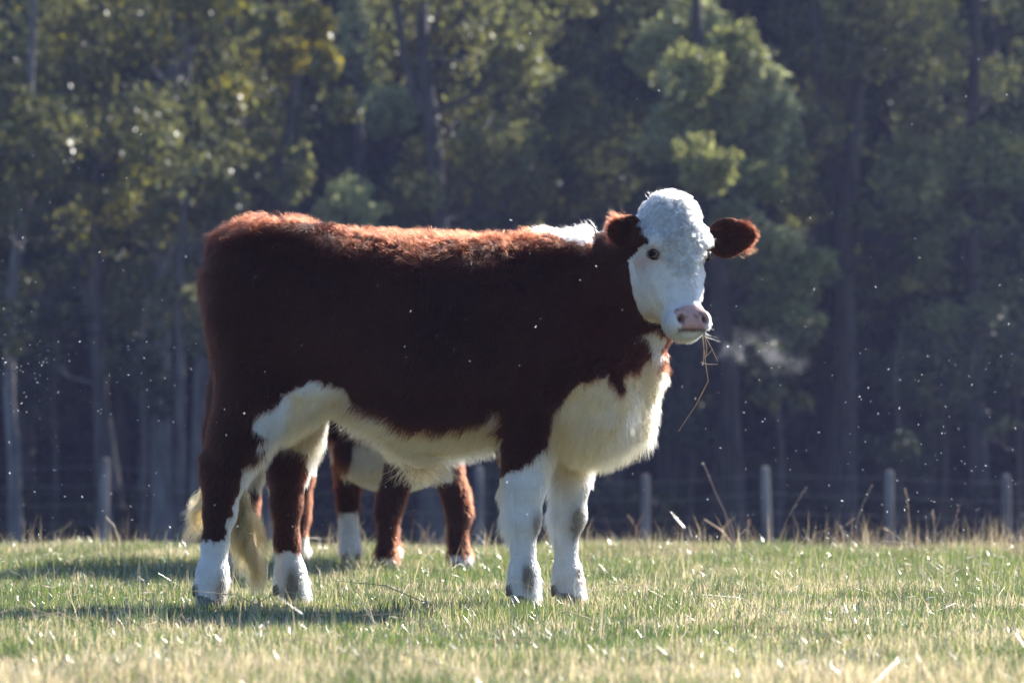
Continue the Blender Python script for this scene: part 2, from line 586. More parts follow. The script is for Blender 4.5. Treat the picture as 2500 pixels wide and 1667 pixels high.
leaf_mat = leaf_material('tree_leaf', gloss=.015, rough=.4, trans=.38)
gum_mat = leaf_material('gum_leaf', gloss=.028, rough=.36, trans=.40)

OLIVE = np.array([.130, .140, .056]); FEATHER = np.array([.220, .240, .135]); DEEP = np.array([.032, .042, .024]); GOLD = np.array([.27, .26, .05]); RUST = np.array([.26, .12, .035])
def tree(label, bark, path, r0, clumps, leaf, tint, seed, size=.11, hang=.3, mixtint=None, mixshare=0.0, branch=True, group='trees of the wood behind the pasture', extra=()):
    """path: trunk points in metres; clumps: (centre, radii, count)."""
    g = np.random.default_rng(seed)
    path = np.array(path, float)
    base = path[0].copy()
    root = empty('tree', base)
    tag(root, label, 'tree', group)
    # resample the trunk
    d = np.concatenate([[0], np.cumsum(np.linalg.norm(np.diff(path, axis=0), axis=1))])
    t = np.linspace(0, d[-1], 14)
    pp = np.stack([np.interp(t, d, path[:, i]) for i in range(3)], 1)
    pp[1:, :2] += np.cumsum(g.normal(size=(13, 2)) * .012 * r0 / .12, axis=0)
    parts = [tube(pp - base, r0 * (1.15 - .75 * t / d[-1]) * (1 + .25 * np.exp(-t / .35)), 9)]
    for ex in extra:
        e2 = np.array(ex[0], float)
        parts.append(tube(e2 - base, np.linspace(ex[1], ex[1] * .6, len(e2)), 7))
    if branch:
        for c, r, n in clumps:
            c = np.array(c)
            j = int(np.clip(np.argmin(np.linalg.norm(pp - (c - np.array([0, 0, .8 * r[2] + .4])), axis=1)), 2, 13))
            s = pp[j]
            L = np.linalg.norm(c - s)
            mid = .5 * (s + c) + np.array([0, 0, -.08 * L])
            q = np.stack([s, .5 * (s + mid) + g.normal(size=3) * .03 * L, mid, .5 * (mid + c), c])
            rr = min(r0 * .28, .012 + .010 * L)
            parts.append(tube(q - base, np.linspace(rr, .012, 5), 5))
            for _ in range(4):
                e_ = c + norm(g.normal(size=3)) * np.array(r) * .8
                parts.append(tube(np.stack([mid, .5 * (mid + e_), e_]) - base, [rr * .45, .012, .006], 4))
    V, F = join(parts)
    link('trunk', mesh_np('trunk', V, F), bark, root)
    V, F, P = leaves(clumps, size, g, hang)
    col = tint * (.55 + .9 * g.random(len(P)))[:, None] * (.75 + .5 * noise3(P, .8, seed))[:, None]
    if mixtint is not None:  # patches of a second leaf tint
        k = noise3(P, .9, seed + 9) + .35 * (g.random(len(P)) - .5) < mixshare
        col = np.where(k[:, None], mixtint * (.6 + .8 * g.random(len(P)))[:, None], col)
    me = mesh_np('crown', V - base, F, smooth=False)
    col_attr(me, np.repeat(col, 4, axis=0))
    link('crown', me, gum_mat if hang > .35 else leaf_mat, root)
    return root

def tp(px, py, y):          # a point of the wood seen at a pixel, at depth y
    return at(px, py, y)
def cl(px, py, rx, ry, y, n, ry_depth=None):
    s = (CAM_D + y) / F_PX
    return (tp(px, py, y), (rx * s, (ry_depth or .8 * rx) * s, ry * s), n)
def trunk_path(pts, y):
    p = [tp(a, b, y) for a, b in pts]
    p[0][2] = float(ground_z(p[0][0], y)) - .05
    return p

def scatter(g, n, x0, x1, y0, y1, rx, cnt, depth, dd=1.6):
    out = []
    for _ in range(n):
        r = rx * (.6 + .8 * g.random())
        out.append(cl(x0 + (x1 - x0) * g.random(), y0 + (y1 - y0) * g.random(), r * (1 + .3 * g.random()), r * (.7 + .4 * g.random()), depth + dd * g.normal(), int(cnt * (r / rx) ** 2)))
    return out

def above(g, x0, x1, depth, n=7, r=230, cnt=900):
    """Crown that goes on above the top of the picture."""
    return [cl(x0 + (x1 - x0) * g.random(), -150 - (700 + 1.5 * r) * g.random(), r * (.8 + .5 * g.random()), r * (.7 + .4 * g.random()), depth + 2.5 * g.normal(), cnt) for _ in range(n)]

def build_wood():
    g = np.random.default_rng(21)
    # --- gum trees on the left: pale trunks, loose hanging leaves
    gum = [
        ('pale slender gum at the far left edge with a bare curved stem beside the fence', [(40, 1310), (38, 1150), (22, 950), (25, 700), (60, 400), (90, -300)], .10, 46, PALE, (-60, 160)),
        ('gum with a faint grey trunk rising right of the leftmost fence post', [(260, 1315), (245, 900), (235, 560), (250, 250), (270, -400)], .13, 52, MID, (100, 330)),
        ('gum with a leaning pale trunk low in the left part of the wood', [(300, 1315), (200, 640), (150, 420), (100, 200), (60, -300)], .12, 55, MID, (0, 230)),
        ('tall gum with a straight pale trunk left of the cow rump', [(395, 1315), (388, 740), (420, 420), (425, 200), (430, -500)], .17, 50, PALE, (300, 520)),
        ('gum with a white trunk showing high up above the cow rump', [(480, 1315), (500, 700), (530, 400), (537, 150), (545, -500)], .15, 54, PALE, (430, 640)),
        ('thin grey gum stem just left of the cow rump', [(440, 1315), (438, 900), (430, 700), (445, 480), (470, -200)], .075, 45, MID, (380, 520)),
    ]
    for i, (lab, pts, r0, y, bark, (x0, x1)) in enumerate(gum):
        c = scatter(g, 20, x0 - 40, x1 + 40, -40, 560, 75, 230, y, 1.5) + scatter(g, 6, x0 - 30, x1 + 30, 480, 860, 48, 130, y, 1.2) + above(g, x0 - 150, x1 + 150, y, 2, 160, 500)
        tree(lab, bark, trunk_path(pts, y), r0, c, None, OLIVE * .78, 100 + i, size=.11, hang=.7, mixtint=GOLD * .6, mixshare=.22)
    # golden creeper-hung tree
    c = [cl(760, 40, 60, 70, 47, 420), cl(790, 150, 45, 60, 47, 330), cl(830, 250, 55, 40, 47, 300), cl(700, 130, 60, 60, 47.5, 350), cl(640, 60, 70, 60, 48, 350), cl(730, 390, 40, 60, 47, 260), cl(655, 300, 60, 70, 48, 260),
         cl(770, -120, 110, 120, 48, 700), cl(560, 230, 60, 60, 48, 220), cl(700, 460, 40, 30, 47, 120)] + above(g, 500, 850, 49, 2, 160, 500)
    tree('tree hung with yellow and rust-coloured leaves above the cow rump', MID, trunk_path([(640, 1315), (650, 800), (690, 400), (730, 100), (740, -400)], 48), .12, c, None, OLIVE * 1.2, 131, size=.12, hang=.6, mixtint=(GOLD * .75 + RUST * .10), mixshare=.30)
    # feathery light green trees behind it
    c = [cl(870, 70, 60, 110, 58, 1500), cl(900, 180, 45, 50, 58, 700), cl(850, -80, 90, 90, 58, 1200)] + above(g, 800, 950, 59, 2, 160, 500)
    tree('feathery pale green tree at the top, left of the big forked trunk', MID, trunk_path([(890, 1315), (900, 700), (880, 300), (870, -200)], 58), .12, c, None, FEATHER * 1.4, 132, size=.075, hang=.1)
    c = [cl(960, 245, 66, 45, 56, 900), cl(975, 290, 50, 40, 56, 500), cl(930, 300, 40, 40, 56, 400)]
    tree('small rounded pale green tree left of the forked trunk', MID, trunk_path([(950, 1315), (955, 700), (960, 330), (960, 250)], 56), .09, c, None, FEATHER * 1.5, 133, size=.075, hang=.1)
    c = [cl(845, 480, 62, 55, 49, 900), cl(880, 520, 60, 35, 49, 600), cl(800, 520, 55, 40, 49, 600), cl(850, 570, 90, 40, 49, 700)]
    tree('low rounded pale green tree just above the cow back', MID, trunk_path([(850, 1315), (850, 900), (848, 620), (845, 500)], 49), .08, c, None, FEATHER * 1.4, 134, size=.07, hang=.1)
    # big forked trunk, centre
    y = 50
    c = scatter(g, 22, 960, 1330, -60, 480, 70, 286, y + 1, 1.8) + scatter(g, 10, 960, 1400, 360, 620, 60, 240, y + 1) + above(g, 900, 1300, y, 2, 160, 500)
    tree('big grey-trunked tree forking above the middle of the cow back', MID, trunk_path([(1050, 1315), (1055, 800), (1060, 470), (1050, 290), (1035, 190), (1028, -400)], y), .19, c, None, OLIVE * .95, 135, size=.11, hang=.4, mixtint=GOLD * .6, mixshare=.12,
         extra=[(np.array([tp(1050, 290, y), tp(1010, 220, y), tp(985, 140, y), tp(960, -60, y)]), .10)])
    y = 56
    c = scatter(g, 22, 1180, 1480, -60, 540, 75, 312, y, 2) + above(g, 1150, 1500, y, 2, 160, 500)
    tree('dark-trunked leafy tree leaning right of the forked trunk', DARK, trunk_path([(1230, 1315), (1240, 800), (1250, 380), (1290, 150), (1300, -400)], y), .15, c, None, OLIVE, 136, size=.10, hang=.3)
    y = 60
    c = scatter(g, 24, 1400, 1700, -60, 580, 80, 364, y, 2) + above(g, 1400, 1700, y, 2, 160, 500)
    tree('leafy dark tree standing behind the cow head', DARK, trunk_path([(1500, 1315), (1500, 800), (1490, 300), (1500, -400)], y), .16, c, None, OLIVE, 137, size=.10, hang=.3)
    # broad rounded tree, right of the head
    y = 51
    bl = [(1700, 60, 95, 80), (1790, 120, 80, 80), (1840, 200, 75, 65), (1890, 265, 60, 50), (1760, 260, 95, 75), (1840, 330, 90, 60), (1930, 330, 45, 45), (1690, 190, 80, 80), (1930, 410, 55, 45), (1850, 440, 80, 50),
          (1740, 400, 90, 65), (1640, 330, 80, 80), (1620, 130, 80, 80), (1800, 530, 75, 50), (1900, 590, 70, 45), (1990, 640, 75, 48), (1930, 690, 80, 45), (1890, 760, 75, 45), (1840, 640, 70, 50), (1960, 790, 60, 40)]
    c = [cl(a + 8 * g.normal(), b, rx, ry, y + 1.2 * g.normal(), int(.30 * rx * ry)) for a, b, rx, ry in bl] + above(g, 1550, 1850, y + 1, 2, 160, 500)
    tree('broad bushy olive-green tree rising beside the cow right ear', DARK, trunk_path([(1800, 1315), (1790, 900), (1750, 500), (1720, 100), (1710, -200)], y), .17, c, None, OLIVE * 1.7, 138, size=.085, hang=.15, mixtint=FEATHER * 1.3, mixshare=.40)
    # V trunk on the right
    y = 54
    c = scatter(g, 22, 1900, 2280, -60, 390, 75, 286, y + 1, 1.8) + scatter(g, 14, 1950, 2290, 330, 800, 55, 230, y + .5) + above(g, 1850, 2250, y, 2, 160, 500)
    tree('dark tree with a V-shaped fork, second large trunk from the right edge', DARK, trunk_path([(2062, 1315), (2068, 900), (2068, 520), (2095, 250), (2120, -400)], y), .20, c, None, OLIVE * .9, 139, size=.10, hang=.3,
         extra=[(np.array([tp(2068, 540, y), tp(2040, 420, y), tp(2010, 260, y), tp(1990, -60, y)]), .13)])
    y = 57
    c = scatter(g, 26, 2200, 2560, -60, 480, 80, 338, y, 2) + scatter(g, 16, 2200, 2560, 400, 860, 60, 260, y) + above(g, 2200, 2600, y, 2, 160, 500)
    tree('leafy grey-green tree at the right edge of the wood', DARK, trunk_path([(2400, 1315), (2390, 900), (2380, 400), (2400, -400)], y), .17, c, None, OLIVE * 1.05 + FEATHER * .15, 140, size=.10, hang=.3, mixtint=FEATHER * .8, mixshare=.3)
    # saplings and understorey between the trunks
    labs = ['slim dark sapling between the second and third fence posts from the right', 'slim dark sapling behind the rightmost fence post', 'slim dark sapling low behind the cow muzzle', 'twiggy yellow-green sapling right of the breath cloud',
            'slim grey sapling between the leftmost post and the cow tail', 'slim dark sapling in front of the far left trunks', 'slim dark sapling showing under the cow belly', 'slim dark sapling right of the V-forked tree']
    for i, (px, y, top) in enumerate(((2300, 49, 900), (2480, 50, 820), (1680, 50, 900), (1900, 47, 850), (345, 47, 780), (130, 49, 740), (1180, 50, 900), (2190, 48, 860))):
        c = scatter(g, 7, px - 70, px + 70, top - 40, top + 260, 45, 120, y, .8)
        tint = DEEP if i != 3 else OLIVE * .55
        tree(labs[i], DARK if i != 4 else MID, trunk_path([(px, 1315), (px + 8, 1100), (px - 6, top + 50), (px + 10, top - 60)], y), .05, c, None, tint, 160 + i, size=.10, hang=.4, group='saplings at the edge of the wood')
    # second and third rows
    k = 0
    words = ['first', 'second', 'third', 'fourth', 'fifth', 'sixth', 'seventh', 'eighth', 'ninth', 'tenth', 'eleventh', 'twelfth', 'thirteenth', 'fourteenth']
    for i in range(14):
        px = -180 + 220 * i + 50 * g.normal()
        y = 68 + 4 * g.random()
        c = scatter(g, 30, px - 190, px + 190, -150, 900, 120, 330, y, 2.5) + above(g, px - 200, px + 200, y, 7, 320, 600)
        tree('shadowed tree of the back row, %s from the left' % words[i], DARK, trunk_path([(px, 1315), (px + 20, 800), (px, 300), (px + 20, -700)], y), .16 + .06 * g.random(), c, None, DEEP * 1.3, 200 + i, size=.15, hang=.3, group='back row of the wood')  # dark tint paints the back row's shade into its leaves
    # what lies deeper: one unbroken mass of leaves
    cs = []
    for i in range(300):
        x = -30 + 66 * g.random(); y = 76 + 9 * g.random(); z = -1 + 33 * g.random()
        cs.append(((x, y, z), (2.4, 1.6, 1.9), 300))
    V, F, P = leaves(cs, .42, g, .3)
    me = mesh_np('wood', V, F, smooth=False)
    col_attr(me, np.repeat(DEEP * (.35 + .5 * g.random(len(P)))[:, None], 4, axis=0))  # leaf colour darkened to paint the shade inside the wood
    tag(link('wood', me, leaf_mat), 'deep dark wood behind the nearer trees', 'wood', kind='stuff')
    # bracken and brush at the foot of the trees
    cs = []
    for i in range(150):
        x = -15 + 30 * g.random(); y = 52 + 12 * g.random()
        cs.append(((x, y, float(ground_z(x, y)) + .25 + .6 * g.random()), (.8, .6, .55), 110))
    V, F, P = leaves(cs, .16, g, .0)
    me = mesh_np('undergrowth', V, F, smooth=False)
    col_attr(me, np.repeat(DEEP * (.3 + .6 * g.random(len(P)))[:, None], 4, axis=0))  # brush colour darkened to stand in for canopy shade
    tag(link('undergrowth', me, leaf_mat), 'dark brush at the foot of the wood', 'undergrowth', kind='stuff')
build_wood()

def build_fence():
    y = 41.0
    root = empty('fence', (0, y, float(ground_z(0, y))))
    tag(root, 'weathered timber post and wire fence along the edge of the wood', 'fence')
    m = bark_material('weathered_post', (.09, .085, .085), (.24, .23, .23))
    wm, _, wb = new_mat('fence_wire'); wb.inputs['Base Color'].default_value = (.20, .20, .20, 1); wb.inputs['Metallic'].default_value = .7; wb.inputs['Roughness'].default_value = .5
    g = np.random.default_rng(4)
    o0 = np.array(root.location)
    tops = []
    for px, top in ((-330, 1120), (-40, 1125), (250, 1120), (545, 1140), (840, 1140), (1170, 1140), (1290, 1150), (1575, 1160), (1876, 1140), (2170, 1150), (2455, 1160), (2740, 1160)):
        p = at(px, top, y)
        gz = float(ground_z(p[0], y)) - .3
        lean = g.normal() * .02
        z = np.linspace(gz, p[2], 6)
        path = np.stack([p[0] + lean * (z - gz), np.full(6, y), z], 1)
        V, F = tube(path, [.072, .070, .068, .067, .066, .058], 10)
        V = np.concatenate([V, path[-1:] + np.array([[0, 0, .012]])])
        n = len(V) - 1
        me = bpy.data.meshes.new('post')
        me.from_pydata([tuple(a) for a in V - o0], [], [tuple(f) for f in F] + [(n - 10 + i, n - 10 + (i + 1) % 10, n) for i in range(10)])
        link('post', me, m, root)
        tops.append(path[-1])
    for k in range(4):
        pts = []
        for a, b in zip(tops[:-1], tops[1:]):
            for s in np.linspace(0, 1, 5)[:-1]:
                q = a + (b - a) * s
                pts.append(q + np.array([0, -.075, -.10 - .27 * k - .02 * math.sin(s * math.pi)]))
        V, F = tube(np.array(pts) - o0, [.0035] * len(pts), 5)
        link('wire', mesh_np('wire', V, F), wm, root)
build_fence()

# ------------------------------------------------------------------ the near cow
BROWN = np.array([0.035, 0.0076, 0.0033])
WHITE = np.array([0.59, 0.58, 0.575])
CREAM = np.array([0.62, 0.45, 0.21])

PSI, BETA = math.radians(22.0), math.radians(12.0)
F_ = np.array([math.sin(PSI), -math.cos(PSI), 0.0])
U_ = np.array([math.cos(PSI), math.sin(PSI), 0.0])
V_ = np.array([0, 0, -1.0]) * math.cos(BETA) + F_ * math.sin(BETA)
W_ = F_ * math.cos(BETA) + np.array([0, 0, 1.0]) * math.sin(BETA)
HO = at(1655, 470, -0.27)
def hp(u, v, w): return HO + U_ * u + V_ * v + W_ * w
def head_uvw(P):
    d = P - HO
    return d @ U_, d @ V_, d @ W_
HM = np.stack([U_, V_, W_])

TORSO = [(497, 655, 715, .06), (510, 618, 800, .13), (535, 586, 900, .185), (575, 562, 960, .215), (640, 543, 985, .24), (700, 548, 985, .255),
         (770, 553, 985, .27), (850, 566, 1018, .30), (950, 572, 1070, .325), (1050, 576, 1100, .33), (1130, 579, 1092, .32), (1200, 584, 1078, .295),
         (1290, 590, 1070, .255), (1380, 590, 1078, .23), (1440, 610, 1095, .205), (1490, 675, 1095, .17), (1530, 770, 1060, .135), (1560, 850, 990, .09), (1575, 900, 950, .05)]
def cow_prims():
    """(primitive, blend) list of the near cow's body."""
    pr = []
    st = [(at(p, 0)[0], at(0, t)[2], at(0, b)[2], w) for p, t, b, w in TORSO]
    pr.append((loft(st, n=2.3, top_narrow=0.16), 0.04))
    def chain(pts, y, k=0.035, sy=0.9):
        y = [y] * len(pts) if np.isscalar(y) else y
        for i in range(len(pts) - 1):
            a, b = pts[i], pts[i + 1]
            pr.append((cone(at(a[0], a[1], y[i]), a[2], at(b[0], b[1], y[i + 1]), b[2], sy), k))
    # haunch, shoulder, chest
    pr.append((ell(at(603, 800, -.13), (.112, .11, .27)), .08))
    pr.append((ell(at(640, 800, .13), (.14, .11, .27)), .08))
    pr.append((ell(at(1290, 880, -.15), (.13, .09, .24)), .08))
    pr.append((ell(at(1455, 1010, -.02), (.135, .14, .135)), .07))
    pr.append((ell(at(1410, 930, -.10), (.13, .11, .20)), .08))
    pr.append((ell(at(700, 592, -.13), (.09, .05, .05)), .10))          # hip bone
    # near hind leg
    chain([(622, 930, .125), (585, 1070, .095), (548, 1160, .066), (537, 1250, .048), (526, 1325, .037), (520, 1400, .045), (517, 1450, .046)], [-.15, -.16, -.16, -.155, -.15, -.15, -.15])
    pr.append((cone(at(512, 1125, -.16), .028, at(532, 1200, -.16), .030), .04))      # point of the hock
    # far hind leg
    chain([(720, 940, .13), (722, 1060, .088), (703, 1150, .062), (700, 1230, .047), (701, 1325, .037), (710, 1400, .045), (722, 1450, .047)], [.15, .16, .16, .16, .155, .155, .155])
    # near fore leg
    chain([(1285, 960, .11), (1283, 1090, .078), (1279, 1180, .067), (1276, 1270, .053), (1276, 1335, .033), (1279, 1400, .044), (1284, 1452, .045)], [-.15, -.145, -.14, -.14, -.135, -.135, -.135])
    # far fore leg
    chain([(1400, 1000, .11), (1397, 1110, .066), (1392, 1180, .057), (1388, 1260, .052), (1381, 1330, .031), (1385, 1400, .042), (1395, 1452, .044)], [.11, .11, .11, .115, .115, .115, .115])
    # flank fold and sheath
    pr.append((cone(at(790, 960, -.16), .06, at(690, 1000, -.15), .09), .06))
    pr.append((cone(at(980, 1078, -.02), .05, at(1045, 1118, -.02), .030), .05))
    # neck and dewlap
    pr.append((cone(at(1340, 735, 0), .185, at(1490, 695, -.06), .15, .85), .09))
    pr.append((cone(at(1490, 695, -.06), .15, at(1600, 620, -.16), .105, .85), .07))
    pr.append((cone(at(1430, 850, -.02), .17, at(1575, 770, -.10), .10, .8), .08))
    pr.append((cone(at(1575, 770, -.10), .075, at(1588, 910, -.03), .035, .7), .06))
    pr.append((cone(at(1588, 910, -.02), .03, at(1545, 1040, -.02), .065, .8), .06))
    # tail dock
    pr.append((cone(at(650, 552, 0), .030, at(535, 600, 0), .030), .05))
    pr.append((cone(at(545, 610, 0), .030, at(546, 760, 0.0), .024), .03))
    pr.append((cone(at(546, 760, 0), .024, at(550, 980, 0.02), .020), .02))
    pr.append((cone(at(550, 980, 0.02), .020, at(556, 1130, 0.04), .014), .02))
    # head
    pr.append((head_loft(), .05))
    for s in (-1, 1):
        pr.append((ell(hp(.066 * s, .25, -.14), (.03, .11, .085), HM), .04))      # cheek
        pr.append((ell(hp(.082 * s, .162, -.020), (.030, .026, .030), HM), .03))  # brow
        pr.append((ell(hp(.042 * s, .425, .0), (.028, .036, .034), HM), .025))     # nostril wing
    pr.append((ell(hp(0, .42, -.035), (.062, .050, .056), HM), .03))
    pr.append((ell(hp(0, .455, -.042), (.036, .020, .036), HM), .02))
    # facial crest, hollow beside the nasal bone is cut later
    for s in (-1, 1):
        pr.append((cone(hp(.080 * s, .235, -.075), .016, hp(.056 * s, .345, -.055), .012), .02))
    # ears: a broad base and a narrower tip
    for c, e, n_, ln, ht in EARS:
        c = hp(*c)
        e = norm(HM.T @ np.array(e, float)); n_ = HM.T @ np.array(n_, float)
        n_ = norm(n_ - e * (n_ @ e)); m_ = np.cross(n_, e)
        M = np.stack([e, m_, n_])
        pr.append((ell(c - e * ln * .15, (ln * .80, ht, .020), M), .02))
        pr.append((ell(c + e * ln * .45, (ln * .60, ht * .62, .016), M), .025))
        pr.append((cone(c - e * ln * 1.25, .024, c - e * ln * .3, .028), .025))
    return pr

EARS = [((-.150, .108, -.095), (-.80, -.32, -.50), (-.25, .35, .9), .060, .060),
        ((.214, .120, -.085), (.97, -.14, .10), (.10, .35, .9), .088, .068)]
HEAD = [(-.012, -.06, -.10, .025), (.012, -.018, -.15, .056), (.05, .004, -.19, .076), (.10, .020, -.21, .087), (.16, .024, -.225, .094), (.21, .018, -.235, .092),
        (.26, .013, -.235, .083), (.31, .013, -.215, .070), (.36, .015, -.17, .059), (.40, .020, -.13, .056), (.430, .022, -.10, .055), (.455, .010, -.08, .046), (.470, -.01, -.065, .03)]
def head_loft():
    return loft([(v, h, l, w) for v, h, l, w in HEAD], frame=(HO, np.stack([V_, U_, W_])), n=2.9, top_narrow=0.05)

def carve(f):
    f.cut(ell(at(800, 690, -.37), (.13, .09, .11)), .08)          # hollow in front of the hip
    f.cut(ell(at(1205, 800, -.36), (.045, .08, .20)), .07)        # behind the shoulder blade
    for s in (-1, 1):
        f.cut(ell(hp(.100 * s, .200, -.018), (.017, .016, .018), HM), .012)
        f.cut(ell(hp(.042 * s, .424, .034), (.012, .016, .022), HM), .008)
    for s in (-1, 1):
        f.cut(ell(hp(.090 * s, .305, .034), (.031, .080, .042), HM), .04)
    for c, e, n_, ln, ht in EARS:
        c = hp(*c)
        e = norm(HM.T @ np.array(e, float)); n_ = HM.T @ np.array(n_, float)
        n_ = norm(n_ - e * (n_ @ e)); m_ = np.cross(n_, e)
        f.cut(ell(c + n_ * .020 + e * .012, (ln * .72, ht * .66, .020), np.stack([e, m_, n_])), .012)

def px_of(P):
    s = F_PX / (CAM_D + P[:, 1])
    return 1250 + P[:, 0] * s, HOR - (P[:, 2] - CAM_H) * s

K = 2500 / 2352.0
BELLY = [(720, 868), (705, 893), (650, 913), (600, 952), (584, 985), (608, 1003), (604, 1030), (590, 1058), (558, 1085), (556, 1128), (540, 1165), (523, 1192), (520, 1260), (700, 1260), (760, 1130),
         (900, 1200), (1145, 1150), (1146, 1035), (1156, 1010), (1146, 972), (1130, 930), (1112, 965), (1060, 985), (1000, 992), (930, 986), (870, 962), (820, 936), (792, 900), (745, 882)]
CHEST = [(1120, 1086), (1185, 1090), (1215, 1060), (1250, 1040), (1262, 1010), (1277, 985), (1268, 960), (1300, 915), (1340, 882), (1390, 862), (1410, 888), (1425, 912), (1440, 895), (1440, 868), (1475, 847),
         (1503, 828), (1497, 800), (1470, 765), (1540, 765), (1525, 800), (1513, 850), (1600, 850), (1600, 1420), (1120, 1420)]
CREST = [(1215, 500), (1240, 545), (1330, 553), (1392, 566), (1440, 560), (1440, 500)]
BELLY = [(a * K, b * K) for a, b in BELLY]
CHEST = [(a * K, b * K) for a, b in CHEST]
CREST = [(a * K, b * K) for a, b in CREST]

def cow_regions(P):
    """white mask, cream share, on-head mask, ear mask, nose mask of points of the near cow."""
    n1 = noise3(P, 22, 3) - .5; n2 = noise3(P, 22, 4) - .5; n3 = noise3(P, 70, 5) - .5; n4 = noise3(P, 70, 6) - .5
    px, py = px_of(P)
    jx, jy = px + 26 * n1 + 14 * n3, py + 26 * n2 + 16 * n4
    far = P[:, 1] > 0.035
    u, v, w = head_uvw(P)
    lo, hi, fn = head_loft()
    dh = fn(P[:, 0], P[:, 1], P[:, 2])
    head = (dh < .034) & (v < .53) & (P[:, 0] > at(1500, 0)[0])
    ear = ((np.abs(u) > .108 + .01 * n1) | ((u > .092) & (v > .085) & (w < -.05))) & (v < np.where(u < 0, .165 + 1.3 * (np.abs(u) - .108), .215) + .04 * n1) & (w < -.005) & (P[:, 0] > at(1450, 0)[0]) & (P[:, 2] > at(0, 650)[2])
    behind = head & (((u < -.085) & (w < -.15 + .03 * n1) & (v < .17 + .10 * n1 + .5 * (-.15 - w))) | ((u > .085) & (w < -.13) & (v < .27)) | ((v < .06) & (w < -.13)))
    white = in_poly(jx, jy, BELLY) & ~far
    white |= in_poly(jx, jy, CHEST) & ~far
    white |= in_poly(jx, jy, CREST)
    sock = jy > 1320 + 12 * n3
    white |= sock & (px < 640) & ~far
    fh = far & (px < 800) & (py > 940)
    white |= fh & ((jy > 1348) | ((jy < 1105) & (jx > 690)) | ((jx > 752) & (jy < 1290)))
    ff = far & (px > 1210) & (px < 1620) & (jy > 940)
    white |= ff
    white |= far & (px >= 790) & (px <= 1240) & (jy > 1010)
    white |= head & ~behind
    white &= ~ear
    cream = np.zeros(len(P))
    cream = np.maximum(cream, (sstep(985, 1060, py) * sstep(780, 850, px) * (1 - sstep(1215, 1235, px))))  # cream belly fur, with warm bounce light painted into the tint
    cream = np.maximum(cream, sstep(930, 980, py) * (1 - sstep(1090, 1180, py)) * sstep(680, 720, px) * (1 - sstep(820, 880, px)))
    cream = np.maximum(cream, 1.0 * sstep(860, 920, py) * sstep(1310, 1360, px) * (1 - sstep(1120, 1260, py)))
    cream = np.maximum(cream, .75 * head * sstep(.22, .36, v) * sstep(-.02, -.10, w))
    nose = head & (np.abs((v - .419) / .042) ** 3 + np.abs(u / (.058 - .18 * (v - .40))) ** 3 < 1 + .35 * n3) & (w > .004)
    return white, np.clip(cream * (.75 + .5 * n1), 0, 1), head, ear, nose

def cow_colours(P):
    white, cream, head, ear, nose = cow_regions(P)
    n = noise3(P, 60, 9)[:, None]; m = noise3(P, 9, 10)[:, None]
    c = BROWN * (.75 + .5 * n) * (.7 + .6 * noise3(P, 4.5, 13)[:, None])
    wc = WHITE * (.9 + .15 * n) * (1 - cream[:, None]) + CREAM * (.85 + .3 * n) * cream[:, None]
    c = np.where(white[:, None], wc, c)
    px, py = px_of(P)
    # mud on the knees and pasterns
    for (x, y, rx, ry, f) in ((1318, 1287, 17, 38, 0), (1412, 1280, 20, 45, 1), (1290, 1405, 14, 35, 0), (1420, 1390, 12, 40, 1), (715, 1430, 18, 40, 1), (545, 1440, 16, 30, 0)):
        k = np.exp(-((px - x) / rx) ** 2 - ((py - y) / ry) ** 2)
        k = np.clip(k * 1.5 * (.5 + n[:, 0]), 0, .9) * ((P[:, 1] > 0) == bool(f))
        c = c * (1 - k[:, None]) + np.array([.12, .09, .055]) * k[:, None]
    u, v, w = head_uvw(P)
    for s in (-1, 1):
        k = np.exp(-((u - .105 * s) / .03) ** 2 - ((v - .21) / .032) ** 2) * head * white * (w > -.13)
        c = c * (1 - .6 * k[:, None]) + np.array([.42, .22, .12]) * .6 * k[:, None]
    pink = np.array([.50, .30, .27]) * (.8 + .35 * noise3(P, 120, 12)[:, None])
    c = np.where(nose[:, None], pink, c)
    hol = head & (np.abs(np.abs(u) - .043) < .017) & (np.abs(v - .424) < .018) & (w > -.02) & (w < .030)
    k = np.exp(-(((np.abs(u) - .041 - .25 * (v - .424)) / .010) ** 2 + ((v - .422) / .0125) ** 2) ** 2) * head * (w > -.03)
    c = c * (1 - .93 * k[:, None]) + np.array([.05, .018, .02]) * .93 * k[:, None]  # shade of the nostril holes painted into the colour
    k = np.exp(-((v - .4555 - .06 * np.abs(u)) / .0055) ** 2) * head * (np.abs(u) < .048) * (w > -.05)
    c = c * (1 - .85 * k[:, None]) + np.array([.07, .035, .03]) * .85 * k[:, None]  # shade of the mouth slit painted as a dark line, no groove cut
    k = np.clip((noise3(P, 90, 17) - .66) * 5, 0, .7) * nose
    c = c * (1 - k[:, None]) + np.array([.14, .07, .06]) * k[:, None]
    return c

def forehead(u, v, w):
    return (np.abs(u) < np.interp(v, [0, .10, .14, .19, .27, .29], [.11, .11, .080, .056, .026, 0]) * (.7 + .6 * noise3(np.stack([u, v, w], 1), 45, 14))) & (w > -.15)

